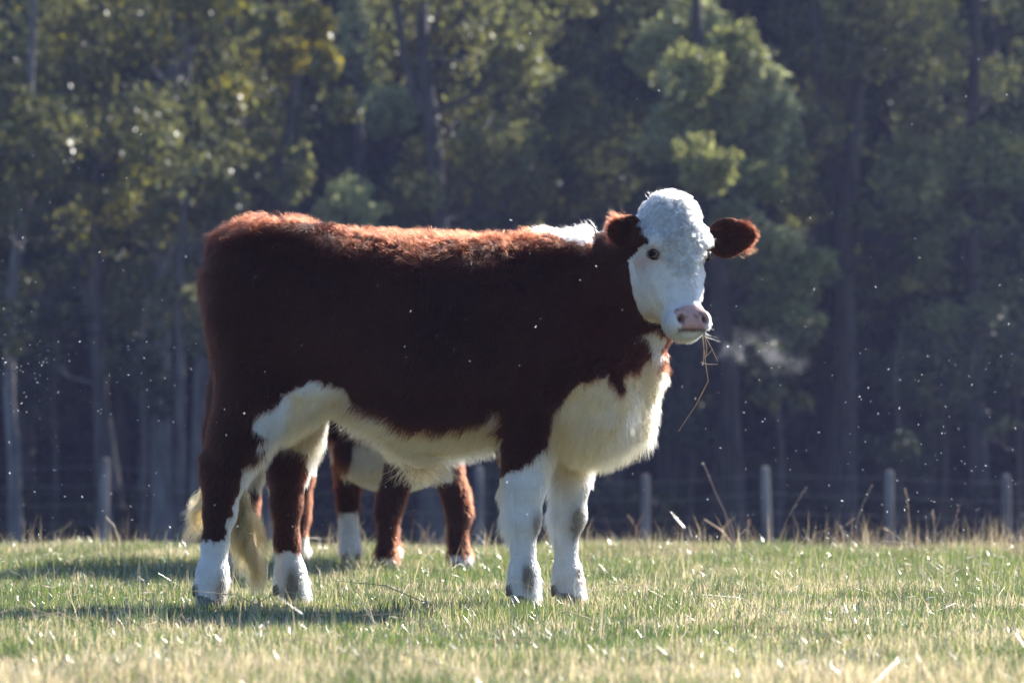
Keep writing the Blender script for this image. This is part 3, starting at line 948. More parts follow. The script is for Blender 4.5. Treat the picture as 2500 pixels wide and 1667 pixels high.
def cow_fur(P, N, g):
    n = len(P)
    white, cream, head, ear, nose = cow_regions(P)
    c = cow_colours(P) * (.85 + .3 * g.random(n))[:, None]
    px, py = px_of(P)
    u, v, w = head_uvw(P)
    leg = ((py > 1120) & ~head)
    c = np.where(ear[:, None], c * .7, c)
    flow = np.stack([-.45 + .9 * (noise3(P, 5, 21) - .5), .5 * (noise3(P, 5, 22) - .5), -.8 + .7 * (noise3(P, 6, 23) - .5)], 1)
    flow += .7 * (np.stack([noise3(P, 30, 24), noise3(P, 30, 25), noise3(P, 30, 26)], 1) - .5)
    down = np.array([[0, 0, -1.0]]) + .35 * (g.random((n, 3)) - .5)
    flow = np.where(leg[:, None], down, flow)  # leg hair hangs straight down
    face = V_[None, :] + .9 * (np.stack([noise3(P, 28, 31), noise3(P, 28, 32), noise3(P, 28, 33)], 1) - .5)
    flow = np.where(head[:, None], face, flow)
    eo = np.where((u < 0)[:, None], HM.T @ np.array([-.9, -.1, -.3]), HM.T @ np.array([1.0, -.1, .1]))
    flow = np.where(ear[:, None], eo + .5 * (g.random((n, 3)) - .5), flow)
    T = norm(flow - N * (flow * N).sum(1)[:, None])
    lift = np.full(n, .40)
    L = np.full(n, .022)
    curl = np.full(n, .05)
    rs = np.ones(n)
    top = sstep(.35, .8, N[:, 2]) * (py < 700) * ~head
    tuft = noise3(P, 42, 27) * .6 + noise3(P, 17, 28) * .4
    high = (.35 + .65 * (1 - sstep(640, 860, py))) * ~head * (py < 1080)
    L = L + .014 * top; lift = np.clip(lift + .22 * top + .9 * high * (tuft - .42), .12, .92); curl = curl + .12 * high * sstep(.5, .7, tuft)
    L = np.where(leg, .012, L)
    L = np.where((py > 640) & (py < 900) & (px < 530), .028, L)
    under = sstep(.1, -.7, N[:, 2]) * (py > 980) * (py < 1180) * ~head
    L = L + .016 * under; lift = lift + .25 * under
    chest = (px > 1320) & (py > 850) & (py < 1180) & ~head
    L = np.where(chest, L + .010, L); lift = np.where(chest, lift + .12, lift); curl = np.where(chest & (py < 960), .16, curl)
    crest = (py < 620) & (px > 1280) & ~head & ~ear
    L = np.where(crest, .040, L); curl = np.where(crest, .12, curl)
    fringe = leg & (py > 1180) & (py < 1310) & (N[:, 0] < -.35) & (px > 1200)
    L = np.where(fringe, .040, L); lift = np.where(fringe, .5, lift)
    L = np.where(leg & (py > 1400), .026, L)
    fore = head & forehead(u, v, w)
    L = np.where(head & ~fore, .015, L); lift = np.where(head & ~fore, np.clip(.22 + .7 * (noise3(P, 60, 29) - .42), .06, .6), lift)
    L = np.where(fore, .014, L); curl = np.where(fore, .2, curl); lift = np.where(fore, .35, lift)
    c = np.where(fore[:, None] & white[:, None], c * .85, c)  # hair under the curls darkened to paint shaded gaps between locks
    tip = np.where(u > 0, u > .23, u < -.18)
    L = np.where(ear, np.where(tip, .016, .011), L); lift = np.where(ear, .3, lift)
    L = np.where(nose, .0012, L)
    eyez = head & ((((np.abs(u) - .096) / .030) ** 2 + ((v - .195) / .024) ** 2) < 1)
    L = np.where(eyez, .0015, L)
    mouth = head & (v > .44) & (w > -.03)
    L = np.where(mouth, np.minimum(L, .005), L)
    L = L * (.65 + .7 * g.random(n))
    D = T * np.sqrt(np.clip(1 - lift ** 2, 0, 1))[:, None] + N * lift[:, None] + .16 * (g.random((n, 3)) - .5)
    return c, D, L, curl, rs

fur_mat = hair_material('cow_hair')
hide_mat = skin_material('cow_hide')

def build_near_cow():
    root = empty('cow', (0, 0, 0))
    tag(root, 'large red-brown cow with curly white face, white chest and belly, standing in profile', 'cow', 'cows in the pasture')
    f = Field((-1.08, -.62, -.035), (.92, .40, 1.42), .0072)
    for p, k in cow_prims():
        f.add(p, k)
    carve(f)
    v, q = f.mesh(2)
    me = mesh_np('body', v, q)
    col_attr(me, cow_colours(v))
    body = link('body', me, hide_mat, root)
    keep = lambda c, n: np.where(n[:, 1] > .45, .4, 1.0) * np.where((c[:, 0] > .40) & (c[:, 2] > .80), 1.7, 1.0)
    make_fur('fur', root, v, q, 60000, cow_fur, fur_mat, seed=3, keep=keep)
    return root, v, q
cow_root, cow_v, cow_q = build_near_cow()

# hooves, eyes, tail switch and long hair of the near cow
def hoof_mesh(name='hoof', s=1.0):
    """Two claws side by side, toes towards +X."""
    V, F = [], []
    for side in (-1, 1):
        rings = [(0.0, 1.0, 0.0), (0.02, .98, .004), (0.05, .84, -.006), (0.07, .70, -.012)]
        nseg = 10
        b0 = len(V)
        for z, k, sh in rings:
            for i in range(nseg):
                a = 2 * math.pi * i / nseg
                ca, sa = math.cos(a), math.sin(a)
                x = .062 * ca * (1.0 if ca > 0 else .72) * k + sh - .2 * z
                y = .026 * sa * (1 - .35 * max(ca, 0) ** 3) * k + side * .027
                V.append((x * s, y * s, z * s))
        for r in range(len(rings) - 1):
            for i in range(nseg):
                j = (i + 1) % nseg
                F.append((b0 + r * nseg + i, b0 + r * nseg + j, b0 + (r + 1) * nseg + j, b0 + (r + 1) * nseg + i))
        t = len(V); V.append((-.014 * s, side * .027 * s, .075 * s))
        for i in range(0, nseg, 1):
            F.append((b0 + 3 * nseg + i, b0 + 3 * nseg + (i + 1) % nseg, t, t))
        t = len(V); V.append((0, side * .027 * s, 0))
        for i in range(nseg):
            F.append((b0 + (i + 1) % nseg, b0 + i, t, t))
    me = bpy.data.meshes.new(name)
    me.from_pydata(V, [], [f if f[2] != f[3] else f[:3] for f in F])
    for p in me.polygons: p.use_smooth = True
    return me

hoof_mat, t_, b_ = new_mat('hoof_horn')
n_ = t_.nodes.new('ShaderNodeTexNoise'); n_.inputs['Scale'].default_value = 60
r_ = t_.nodes.new('ShaderNodeValToRGB')
r_.color_ramp.elements[0].color = (.05, .042, .035, 1); r_.color_ramp.elements[1].color = (.16, .13, .105, 1)
t_.links.new(n_.outputs['Fac'], r_.inputs['Fac']); t_.links.new(r_.outputs['Color'], b_.inputs['Base Color'])
b_.inputs['Roughness'].default_value = .45

HOOF = hoof_mesh()
HOOF_V = np.array([v.co[:] for v in HOOF.vertices])
HOOF_F = np.array([p.vertices[:] for p in HOOF.polygons if len(p.vertices) == 4])[:30]
HOOF.materials.append(hoof_mat)
for px, y in ((516, -.15), (726, .155), (1286, -.135), (1399, .115)):
    o = link('hoof', HOOF, None, cow_root)
    p = at(px, 1465, y)
    o.location = (p[0] - .002, y, float(ground_z(p[0], y))); o.scale = (.74, .90, .62)

dew = mesh_np('dewclaw', HOOF_V * np.array([.34, .45, .45]), HOOF_F)
dew.materials.append(hoof_mat)
for px, y in ((488, -.15), (684, .155), (1252, -.135), (1362, .115)):
    for s in (-1, 1):
        o = link('dewclaw', dew, None, cow_root)
        p = at(px, 1447, y)
        o.location = (p[0], y + .02 * s, p[2]); o.rotation_euler = (0, math.radians(35), math.pi)

def ball(name, c, r, mat, parent, axis=None):
    """Sphere with 'col' ring colours round axis: pupil, iris, rim."""
    import bmesh
    bm = bmesh.new()
    bmesh.ops.create_uvsphere(bm, u_segments=32, v_segments=24, radius=r)
    me = bpy.data.meshes.new(name)
    bm.to_mesh(me); bm.free()
    for p in me.polygons: p.use_smooth = True
    o = link(name, me, mat, parent)
    o.location = c
    if axis is not None:
        o.rotation_euler = Vector(axis).to_track_quat('Z', 'Y').to_euler()
    return o

eye_mat, t_, b_ = new_mat('eye')
tc = t_.nodes.new('ShaderNodeTexCoord'); sx = t_.nodes.new('ShaderNodeSeparateXYZ')
t_.links.new(tc.outputs['Generated'], sx.inputs[0])
r_ = t_.nodes.new('ShaderNodeValToRGB')
e = r_.color_ramp.elements
e[0].position = .0; e[0].color = (.03, .014, .010, 1)
e[1].position = .70; e[1].color = (.02, .009, .006, 1)
x = e.new(.78); x.color = (.016, .007, .005, 1)
x = e.new(.93); x.color = (.010, .005, .004, 1)
x = e.new(.96); x.color = (.004, .004, .005, 1)
t_.links.new(sx.outputs['Z'], r_.inputs['Fac']); t_.links.new(r_.outputs['Color'], b_.inputs['Base Color'])
b_.inputs['Roughness'].default_value = .15
b_.inputs['Specular IOR Level'].default_value = .07
for s in (-1, 1):
    ax = HM.T @ np.array([.80 * s, .05, .60])
    ball('eye', hp(.091 * s + (.006 if s > 0 else 0), .199, -.026), .0185, eye_mat, cow_root, ax)
    # lids
lid_mat, t_, b_ = new_mat('eyelid')
b_.inputs['Base Color'].default_value = (.13, .065, .045, 1); b_.inputs['Roughness'].default_value = .5
def lid(s):
    V, F = [], []
    c = hp(.091 * s + (.006 if s > 0 else 0), .199, -.026)
    ax = norm(HM.T @ np.array([.80 * s, .05, .60])); up = norm(-V_ - ax * (-V_ @ ax)); sd = np.cross(up, ax)
    nseg = 20
    for k in range(2):
        for i in range(nseg):
            a = 2 * math.pi * i / nseg
            rr = (.0138, .0190)[k]
            fwd = (.0150, .0070)[k]
            V.append(c + ax * fwd + sd * math.cos(a) * rr * 1.20 + up * (.0025 * math.cos(a) * s) + up * math.sin(a) * rr * (.66 if k == 0 else .80))
    for i in range(nseg):
        j = (i + 1) % nseg
        F.append((i, j, nseg + j, nseg + i))
    me = mesh_np('eyelid', np.array(V), np.array(F))
    o = link('eyelid', me, lid_mat, cow_root)
    m = o.modifiers.new('thick', 'SOLIDIFY'); m.thickness = .003; m.offset = 0
lid(-1); lid(1)

def wavy(p0, p1, n, amp, freq, g, sag=0.0, ph=None):
    p0 = np.array(p0, float); p1 = np.array(p1, float)
    t = np.linspace(0, 1, n)[:, None]
    L = np.linalg.norm(p1 - p0)
    ph = g.random(2) * 6.28 if ph is None else ph
    base = p0 + (p1 - p0) * t
    base[:, 2] -= (sag * L * np.sin(t * math.pi))[:, 0]
    base[:, 0] += (amp * t * np.sin(freq * t * 6.28 + ph[0]))[:, 0]
    base[:, 1] += (amp * t * np.cos(freq * t * 6.28 + ph[1]))[:, 0]
    return base

def near_cow_long_hair():
    g = np.random.default_rng(11)
    lines, cols, rad = [], [], []
    blond = np.array([.44, .29, .135])
    # tail switch: locks that share a wave
    for lock in range(70):
        k = g.random()
        left = lock % 5 == 0
        if left:
            end = at(455 + 30 * g.random(), 1215 + 110 * g.random(), .10 + .1 * g.random())
            start = at(540 + 10 * g.random(), 1060 + 60 * g.random(), .05)
        else:
            end = at(580 + 75 * k + 8 * g.normal(), 1290 + 130 * g.random() * (1 - .35 * abs(k - .5)), .03 + .12 * g.random())
            start = at(540 + 20 * g.random(), 1080 + 50 * g.random(), .045)
        if lock % 9 == 1:
            end = at(632 + 6 * g.normal(), 1425 + 20 * g.random(), .06)
        ph = g.random(2) * 6.28
        fr = 2.0 + 1.5 * g.random(); am = .010 + .010 * g.random()
        tone = blond * (.55 + .8 * g.random())
        for h in range(60):
            e2 = end + g.normal(size=3) * np.array([.008, .008, .014]); s2 = start + g.normal(size=3) * .006
            lines.append(wavy(s2, e2, 14, am, fr, g, sag=.04, ph=ph + .25 * g.random(2)))
            cols.append(tone * (.8 + .4 * g.random())); rad.append(.0008)
    strands('tail_switch', cow_root, lines, np.array(cols), rad, fur_mat)
    lines, cols, rad = [], [], []
    # sheath tuft
    for h in range(420):
        a = g.normal() * 28
        s = at(1025 + a, 1145 - abs(a) * .25, -.03 + .03 * g.normal())
        e_ = s + np.array([.035 * g.normal() + .012, .02 * g.normal(), -.03 - .04 * g.random()])
        lines.append(wavy(s, e_, 6, .006, 1, g))
        w = g.random()
        cols.append(CREAM * (.6 + .5 * w) if w > .4 else np.array([.22, .11, .05])); rad.append(.0006)
    # fringe along belly, flank and brisket
    for h in range(2600):
        k = g.random()
        px = 800 + 420 * k
        py = np.interp(px, [800, 850, 950, 1050, 1130, 1220], [985, 1034, 1088, 1120, 1110, 1090])
        s = at(px, py - 4, .02 + .09 * g.normal())
        e_ = s + np.array([.02 * g.normal() - .005, .015 * g.normal(), -.018 - .030 * g.random()])
        lines.append(wavy(s, e_, 5, .004, .8, g)); cols.append(WHITE * (.85 + .2 * g.random())); rad.append(.0005)
    strands('belly_hair', cow_root, lines, np.array(cols), rad, fur_mat)
    lines, cols, rad = [], [], []
    for h in range(14):          # whiskers
        s_ = 1 if h % 3 else -1
        p = hp(.062 * s_, .40 + .07 * g.random(), -.02 - .03 * g.random())
        d = HM.T @ np.array([.9 * s_, .25 * g.normal(), .25 * g.normal()])
        lines.append(wavy(p, p + norm(d) * (.03 + .03 * g.random()), 5, .003, .5, g)); cols.append(WHITE); rad.append(.0003)
    for h in range(90):          # wisps on the poll and the crest
        if h < 50:
            p = hp(.035 * float(np.clip(g.normal(), -1.3, 1.3)), .012 + .01 * g.random(), -.05 - .05 * g.random())
        else:
            px = 1390 + 80 * g.random(); p = at(px, 572, .02 * g.normal())
        d = np.array([-.4 + .5 * g.normal(), .3 * g.normal(), 1.0])
        lines.append(wavy(p, p + norm(d) * (.03 + .03 * g.random()), 7, .010, .8, g)); cols.append(WHITE); rad.append(.0006)
    strands('whiskers', cow_root, lines, np.array(cols), rad, fur_mat)
    lines, cols, rad = [], [], []
    for c, e, n_, ln, ht in EARS:      # long hair inside and along the rim of the ears
        c = hp(*c); e = norm(HM.T @ np.array(e, float)); n_ = HM.T @ np.array(n_, float)
        n_ = norm(n_ - e * (n_ @ e)); m_ = np.cross(n_, e)
        for h in range(900):
            a = (g.random() * 2 - 1) * 1.3; inner = h % 3 > 0
            if inner:
                a_, b_ = ln * (-.3 + .9 * g.random()), ht * .7 * (g.random() * 2 - 1)
                p = c + e * a_ + m_ * b_ + n_ * .004
                d = e * (1.0 + .3 * g.normal()) + n_ * (.5 + .3 * g.normal()) + m_ * (.35 * np.sign(b_) + .3 * g.normal())
                L = .024 + .022 * g.random()
            else:
                p = c + e * ln * .98 * math.cos(a) + m_ * ht * .62 * math.sin(a)
                d = e * math.cos(a) + m_ * math.sin(a) + e * .5 + .3 * g.normal(size=3)
                L = .010 + .012 * g.random()
            lines.append(wavy(p, p + norm(d) * L, 5, .004, .7, g)); cols.append(BROWN * ((.5 + .7 * g.random()) if inner and a_ < ln * .25 else (1.2 + 1.6 * g.random()))); rad.append(.0006)  # inner hair darkened, outer hair brightened to paint the backlit ear edge
    strands('ear_hair', cow_root, lines, np.array(cols), rad, fur_mat)

def curls():
    """Locks of curly hair on the forehead and poll: every hair of a lock follows one coil."""
    g = np.random.default_rng(71)
    tri = np.concatenate([cow_q[:, [0, 1, 2]], cow_q[:, [0, 2, 3]]])
    a, b, c = cow_v[tri[:, 0]], cow_v[tri[:, 1]], cow_v[tri[:, 2]]
    fn = np.cross(b - a, c - a); ar = np.linalg.norm(fn, axis=1); ctr = (a + b + c) / 3
    u, v, w = head_uvw(ctr)
    white, cream, head, ear, nose = cow_regions(ctr)
    ok = head & white & forehead(u, v, w)
    fringe_ = head & white & forehead(u * .78, v - .015, w) & ~ok & (np.abs(np.abs(u) - .096) + .7 * np.abs(v - .195) > .035)
    p = ar * (ok + .30 * fringe_); p /= p.sum()
    n = 1500
    i = g.choice(len(tri), n, p=p)
    P = ctr[i]; N = norm(fn[i])
    uu, vv, ww = head_uvw(P)
    # hair whorl between the eyes: it runs up and out from there
    away = P - hp(0, .215, .03)
    flow = norm(away) * .8 + g.normal(size=(n, 3)) * .45 + np.array([0, 0, -.25])
    T = norm(flow - N * (flow * N).sum(1)[:, None]); B = np.cross(N, T)
    lines, cols, rad = [], [], []
    t = np.linspace(0, 1, 9)[:, None]
    for k in range(n):
        L = (.014 + .019 * g.random()) * (1 - .45 * sstep(.14, .28, vv[k]))
        r = L * (.20 + .18 * g.random()); turns = (1.0 + .9 * g.random()) * (1 if g.random() < .5 else -1); ph = g.random() * 6.28
        tone = WHITE * (.70 + .40 * g.random())
        rise = .15 + .3 * g.random()
        for h in range(16):
            o = P[k] + (T[k] * g.normal() + B[k] * g.normal()) * .0034
            ang = ph + turns * 6.28 * t + .35 * g.normal()
            ln = o + T[k] * (L * t) + N[k] * (rise * L * np.sin(t * 2.4)) + (B[k] * np.cos(ang) + N[k] * .7 * np.sin(ang)) * (r * np.minimum(1, 2.5 * t)) + g.normal(size=3) * .0012 * t
            lines.append(ln); cols.append(tone * (.85 + .3 * g.random())); rad.append(.0006)
    strands('forehead_curls', cow_root, lines, np.array(cols), rad, fur_mat)
near_cow_long_hair()
curls()

# ------------------------------------------------------------------ the cows standing behind the near one
def back_cow(name_label, loc, rz, seed, socks, step, scale=.95, wid=.27, tail=True, splay=.0, low=.0):
    """A whole cow facing local +X, origin on the ground under its middle.  socks: height of the white on each leg; step: fore-aft shift of each hoof.
    legs: front left, front right, hind left, hind right."""
    root = empty('cow', loc, rz)
    root.scale = (scale, scale, scale)
    tag(root, name_label, 'cow', 'cows in the pasture')
    f = Field((-1.0, -.42, -.01), (1.25, .42, 1.40), .0125)
    st = [(-.78, 1.08, .90, .06), (-.74, 1.16, .75, .16), (-.66, 1.22, .66, .21), (-.50, 1.24, .62, wid - .03), (-.30, 1.22, .60 - low * .6, wid), (0, 1.21, .54 - low, wid + .03), (.20, 1.21, .53 - low, wid + .02),
          (.38, 1.22, .54 - low * .8, wid - .03), (.52, 1.20, .52 - low * .4, wid - .05), (.64, 1.10, .56, .17), (.72, .98, .66, .09)]
    f.add(loft(st, n=2.3, top_narrow=.15), .05)
    lx = [.42, .42, -.56, -.56]; ly = [.14 if tail else .105, -.14, .15 if tail else .05, -.15]
    for i in range(4):
        x, y, s = lx[i], ly[i], step[i]
        if i < 2:
            k = splay * np.sign(y); ch = [(x, y - 1.3 * k, .66, .12), (x + .02 + s * .3, y - 1.0 * k, .50, .082), (x + .03 + s * .7, y + .5 * k, .33, .060), (x + .02 + s * .85, y + .9 * k, .26, .056), (x + s, y + .7 * k, .16, .040), (x + s + .01, y + .9 * k, .08, .045), (x + s + .025, y + k, .02, .045)]
        else:
            ch = [(x + .05, y, .70, .14), (x + .06 + s * .3, y, .52, .10), (x - .05 + s * .6, y, .38, .062), (x - .05 + s * .8, y, .29, .050), (x - .02 + s, y, .16, .041), (x + s, y, .08, .045), (x + s + .015, y, .02, .046)]
        for a, b in zip(ch[:-1], ch[1:]):
            f.add(cone((a[0], a[1], a[2]), a[3], (b[0], b[1], b[2]), b[3], .9), .035)
    f.add(ell((-.55, .14, .86), (.15, .10, .25)), .07); f.add(ell((-.55, -.14, .86), (.15, .10, .25)), .07)
    f.add(ell((.42, .14, .85), (.13, .09, .25)), .07); f.add(ell((.42, -.14, .85), (.13, .09, .25)), .07)
    if low > 0:
        f.add(ell((-.14, -.03, .54), (.40, .26, .18)), .06)
    # neck and level head
    f.add(cone((.48, 0, .98), .20, (.78, 0, 1.02), .14, .8), .08)
    f.add(cone((.56, 0, .80), .16, (.76, 0, .92), .10, .7), .08)
    f.add(cone((.78, 0, 1.05), .115, (.98, 0, .92), .085, .9), .05)
    f.add(cone((.98, 0, .92), .075, (1.10, 0, .82), .062), .04)
    f.add(cone((.80, .08, 1.10), .03, (.79, .22, 1.10), .035), .03); f.add(cone((.80, -.08, 1.10), .03, (.79, -.22, 1.10), .035), .03)
    f.add(cone((-.74, 0, 1.15), .03, (-.80, 0, .95), .026), .03); f.add(cone((-.80, 0, .95), .026, (-.79, 0, .62), .016), .02)
    v, q = f.mesh(2)
    def colour(P):
        n1 = noise3(P, 16, seed); n2 = noise3(P, 60, seed + 1)
        z = P[:, 2] + .05 * (n1 - .5) + .03 * (n2 - .5)
        leg = (P[:, 2] < .50) & ((P[:, 2] < .40) | (np.abs(P[:, 1]) > .09)) & ((P[:, 0] > .28) | (P[:, 0] < -.38))
        white = (z < .60) & (np.abs(P[:, 1]) < .26) & ~leg
        white |= (P[:, 0] > .60) & (z < .95) & (P[:, 2] > .45)
        white |= P[:, 0] > .86 + .05 * n1
        idx = (P[:, 0] < 0) * 2 + (P[:, 1] < 0) * 1
        white |= z < np.array(socks)[idx]
        c = BROWN * (.7 + .5 * n2)[:, None]
        wc = (WHITE * .5 + CREAM * .5) * (.85 + .25 * n2)[:, None]
        wc = np.where((P[:, 2] < .4)[:, None], WHITE * (.8 + .2 * n2)[:, None], wc)
        return np.where(white[:, None], wc, c)
    me = mesh_np('body', v, q)
    col_attr(me, colour(v))
    link('body', me, hide_mat, root)
    def fur(P, N, g):
        n = len(P)
        c = colour(P) * (.85 + .3 * g.random(n))[:, None]
        flow = np.stack([np.full(n, -.35), np.zeros(n), np.full(n, -.9)], 1) + .8 * (g.random((n, 3)) - .5)
        T = norm(flow - N * (flow * N).sum(1)[:, None])
        L = .024 + .03 * sstep(0, -.7, N[:, 2]) * (P[:, 2] > .45)
        L = np.where((P[:, 2] < .12) & (P[:, 2] > .05), .035, L) * (.6 + .8 * g.random(n))
        D = T * .85 + N * .5
        return c, D, L, np.full(n, .05), np.ones(n)
    make_fur('fur', root, v, q, 17000, fur, fur_mat, npts=4, seed=seed, radius=.0008)
    for i in range(4):
        o = link('hoof', HOOF, None, root)
        o.location = (lx[i] + step[i] + .03, ly[i] + (splay * np.sign(ly[i]) if i < 2 else 0), .002); o.scale = (.9, .9, .9)
    g = np.random.default_rng(seed)
    lines, cols, rad = [], [], []
    for h in range(350 if tail else 40):
        s = np.array([-.79, 0, .66]) + g.normal(size=3) * .008
        lines.append(wavy(s, s + np.array([.03 * g.normal(), .04 * g.normal(), -.16 - .12 * g.random() * tail]), 8, .012, 1.5, g)); cols.append(np.array([.45, .32, .18]) * (.6 + .8 * g.random())); rad.append(.0008)
    strands('tail_switch', root, lines, np.array(cols), rad, fur_mat)
    return root
back_cow('red-brown cow with white-socked hind leg, seen beneath the belly of the near cow', (-.46, 4.0, float(ground_z(-.46, 4.0)) - .0), math.radians(-76), 61, (.07, .06, .10, .24), (.06, -.06, -.03, .0), tail=False, splay=.035, low=.05)
back_cow('red-brown cow almost hidden behind the hind legs of the near cow', (-1.095, 4.3, float(ground_z(-1.095, 4.3))), math.radians(88), 62, (.16, .16, .12, .12), (.0, .03, .0, .05), .83, .20)

# ------------------------------------------------------------------ small things: hay, stalks, straw, midges
straw_mat = leaf_material('dry_straw', gloss=.12, rough=.3, trans=.35, attr='col')
def one_colour(me, c, var=.15, seed=0):
    g = np.random.default_rng(seed)
    n = len(me.vertices)
    col_attr(me, np.array(c)[None, :] * (1 - var + 2 * var * g.random((n, 1))))

def build_hay():
    root = empty('hay_wisp', hp(.035, .468, .01))
    tag(root, 'wisp of dry hay stalks hanging from the mouth of the near cow', 'hay')
    o0 = np.array(root.location)
    y = -.40
    P = lambda a, b: at(a, b, y)
    paths = [[(1717, 818), (1719, 850), (1718, 886)], [(1721, 818), (1726, 850), (1722, 880), (1724, 892)], [(1722, 820), (1738, 850), (1753, 882)], [(1712, 884), (1730, 889), (1753, 889)], [(1724, 870), (1741, 852)],
             [(1724, 888), (1727, 910), (1730, 930), (1699, 990), (1675, 1025), (1657, 1053)], [(1716, 818), (1722, 868), (1716, 888)]]
    for i, pth in enumerate(paths):
        pts = np.array([P(a, b) for a, b in pth]) + np.array([0, .004 * i, 0])
        V, F = tube(pts - o0, np.linspace(.0011, .0007, len(pts)), 5)
        me = mesh_np('stalk', V, F)
        one_colour(me, (.46, .36, .16) if i != 3 else (.60, .52, .40), seed=i)
        link('stalk', me, straw_mat, root)
build_hay()

def stalk(label, pts, y, r=.0022, col=(.30, .22, .14), head=0.0, seed=0):
    """A dry stem through the given pixels at depth y; head: length share of a seed head at its tip."""
    g = np.random.default_rng(seed)
    P = np.array([at(a, b, y) for a, b in pts])
    P[0, 2] = min(P[0, 2], float(ground_z(P[0, 0], y)) + .01)
    d = np.concatenate([[0], np.cumsum(np.linalg.norm(np.diff(P, axis=0), axis=1))])
    t = np.linspace(0, d[-1], 14)
    path = np.stack([np.interp(t, d, P[:, i]) for i in range(3)], 1)
    path += np.cumsum(g.normal(size=path.shape) * .0006, axis=0)
    base = path[0].copy()
    root = empty('grass_stalk', base)
    tag(root, label, 'grass stalk', 'tall dry grass stalks on the rise')
    V, F = tube(path - base, r * (1.1 - .5 * np.linspace(0, 1, 14)), 6)
    me = mesh_np('stem', V, F); one_colour(me, np.array(col) * 1.35, seed=seed)
    link('stem', me, straw_mat, root)
    if head > 0:
        parts = []
        u = 1 - head * g.random(46)
        for k in u:
            c = np.array([np.interp(k * d[-1], t, path[:, i]) for i in range(3)])
            dr = norm(path[-1] - path[-4] + g.normal(size=3) * .02)
            e_ = c + dr * .014 + g.normal(size=3) * .0015
            parts.append(tube(np.stack([c, .5 * (c + e_) + g.normal(size=3) * .0008, e_]) - base, [.0006, .0016, .0003], 4))
        V, F = join(parts)
        me = mesh_np('seed_head', V, F); one_colour(me, np.array(col) * 1.5, seed=seed + 1)
        link('seed_head', me, straw_mat, root)

ST = [('tallest dry stalk, bowed, right of the near cow chest', [(1795, 1320), (1770, 1250), (1745, 1200), (1725, 1150), (1717, 1133)], .0035, (.26, .20, .15), .25),
      ('thick pale straw leaning left at the foot of the tallest stalk', [(1805, 1327), (1765, 1295), (1722, 1266)], .0042, (.55, .47, .34), 0),
      ('short upright straw beside the tallest stalk', [(1797, 1322), (1788, 1290), (1779, 1263)], .0030, (.34, .25, .14), 0),
      ('dry stalk with a brush tip leaning right, left of the second post', [(1898, 1318), (1920, 1270), (1945, 1225), (1967, 1190)], .0026, (.28, .22, .15), .4),
      ('dry brush-tipped stalk leaning right between the second and third posts', [(2080, 1310), (2095, 1260), (2110, 1220), (2128, 1186)], .0030, (.27, .21, .15), .45),
      ('bent low stem slanting between the fence posts', [(1990, 1335), (2040, 1300), (2082, 1268)], .0018, (.30, .24, .15), .2),
      ('stout short pale straw between the second and third posts', [(2063, 1330), (2058, 1305), (2052, 1283)], .0048, (.45, .38, .28), 0),
      ('straight dry stalk just right of the third post', [(2226, 1330), (2218, 1270), (2212, 1220), (2207, 1193)], .0026, (.36, .28, .17), .3),
      ('short dry stalk with a twin stem, halfway between third and fourth posts', [(2278, 1325), (2280, 1290), (2276, 1248)], .0034, (.32, .25, .18), .3),
      ('thin curved twin stem beside the short stalk', [(2277, 1322), (2285, 1290), (2296, 1252)], .0016, (.26, .22, .15), 0),
      ('reddish brush-headed stalk left of the rightmost post', [(2318, 1400), (2322, 1330), (2326, 1290), (2342, 1236)], .0024, (.28, .19, .14), .35),
      ('fallen straw arching down in front of the rightmost post', [(2330, 1345), (2400, 1322), (2440, 1316), (2452, 1314)], .0022, (.40, .34, .26), 0),
      ('slanting straw lying across the crest between second and third posts', [(2232, 1345), (2190, 1310), (2160, 1290)], .0022, (.33, .27, .17), .2),
      ('single straw slanting up left of the near cow tail, by the leftmost post', [(300, 1310), (280, 1285), (260, 1262)], .0036, (.50, .46, .34), 0),
      ('small reddish dock stalk between the near cow and the second post', [(1825, 1315), (1824, 1290), (1828, 1270)], .0050, (.22, .12, .07), .5),
      ('faint short stalk right of the near cow forelegs', [(1570, 1310), (1552, 1285), (1536, 1258)], .0022, (.28, .22, .16), .2)]
for i, (lab, pts, r, c, h) in enumerate(ST):
    stalk(lab, pts, 6.0 + .15 * (i % 5), r, c, h, 300 + i)

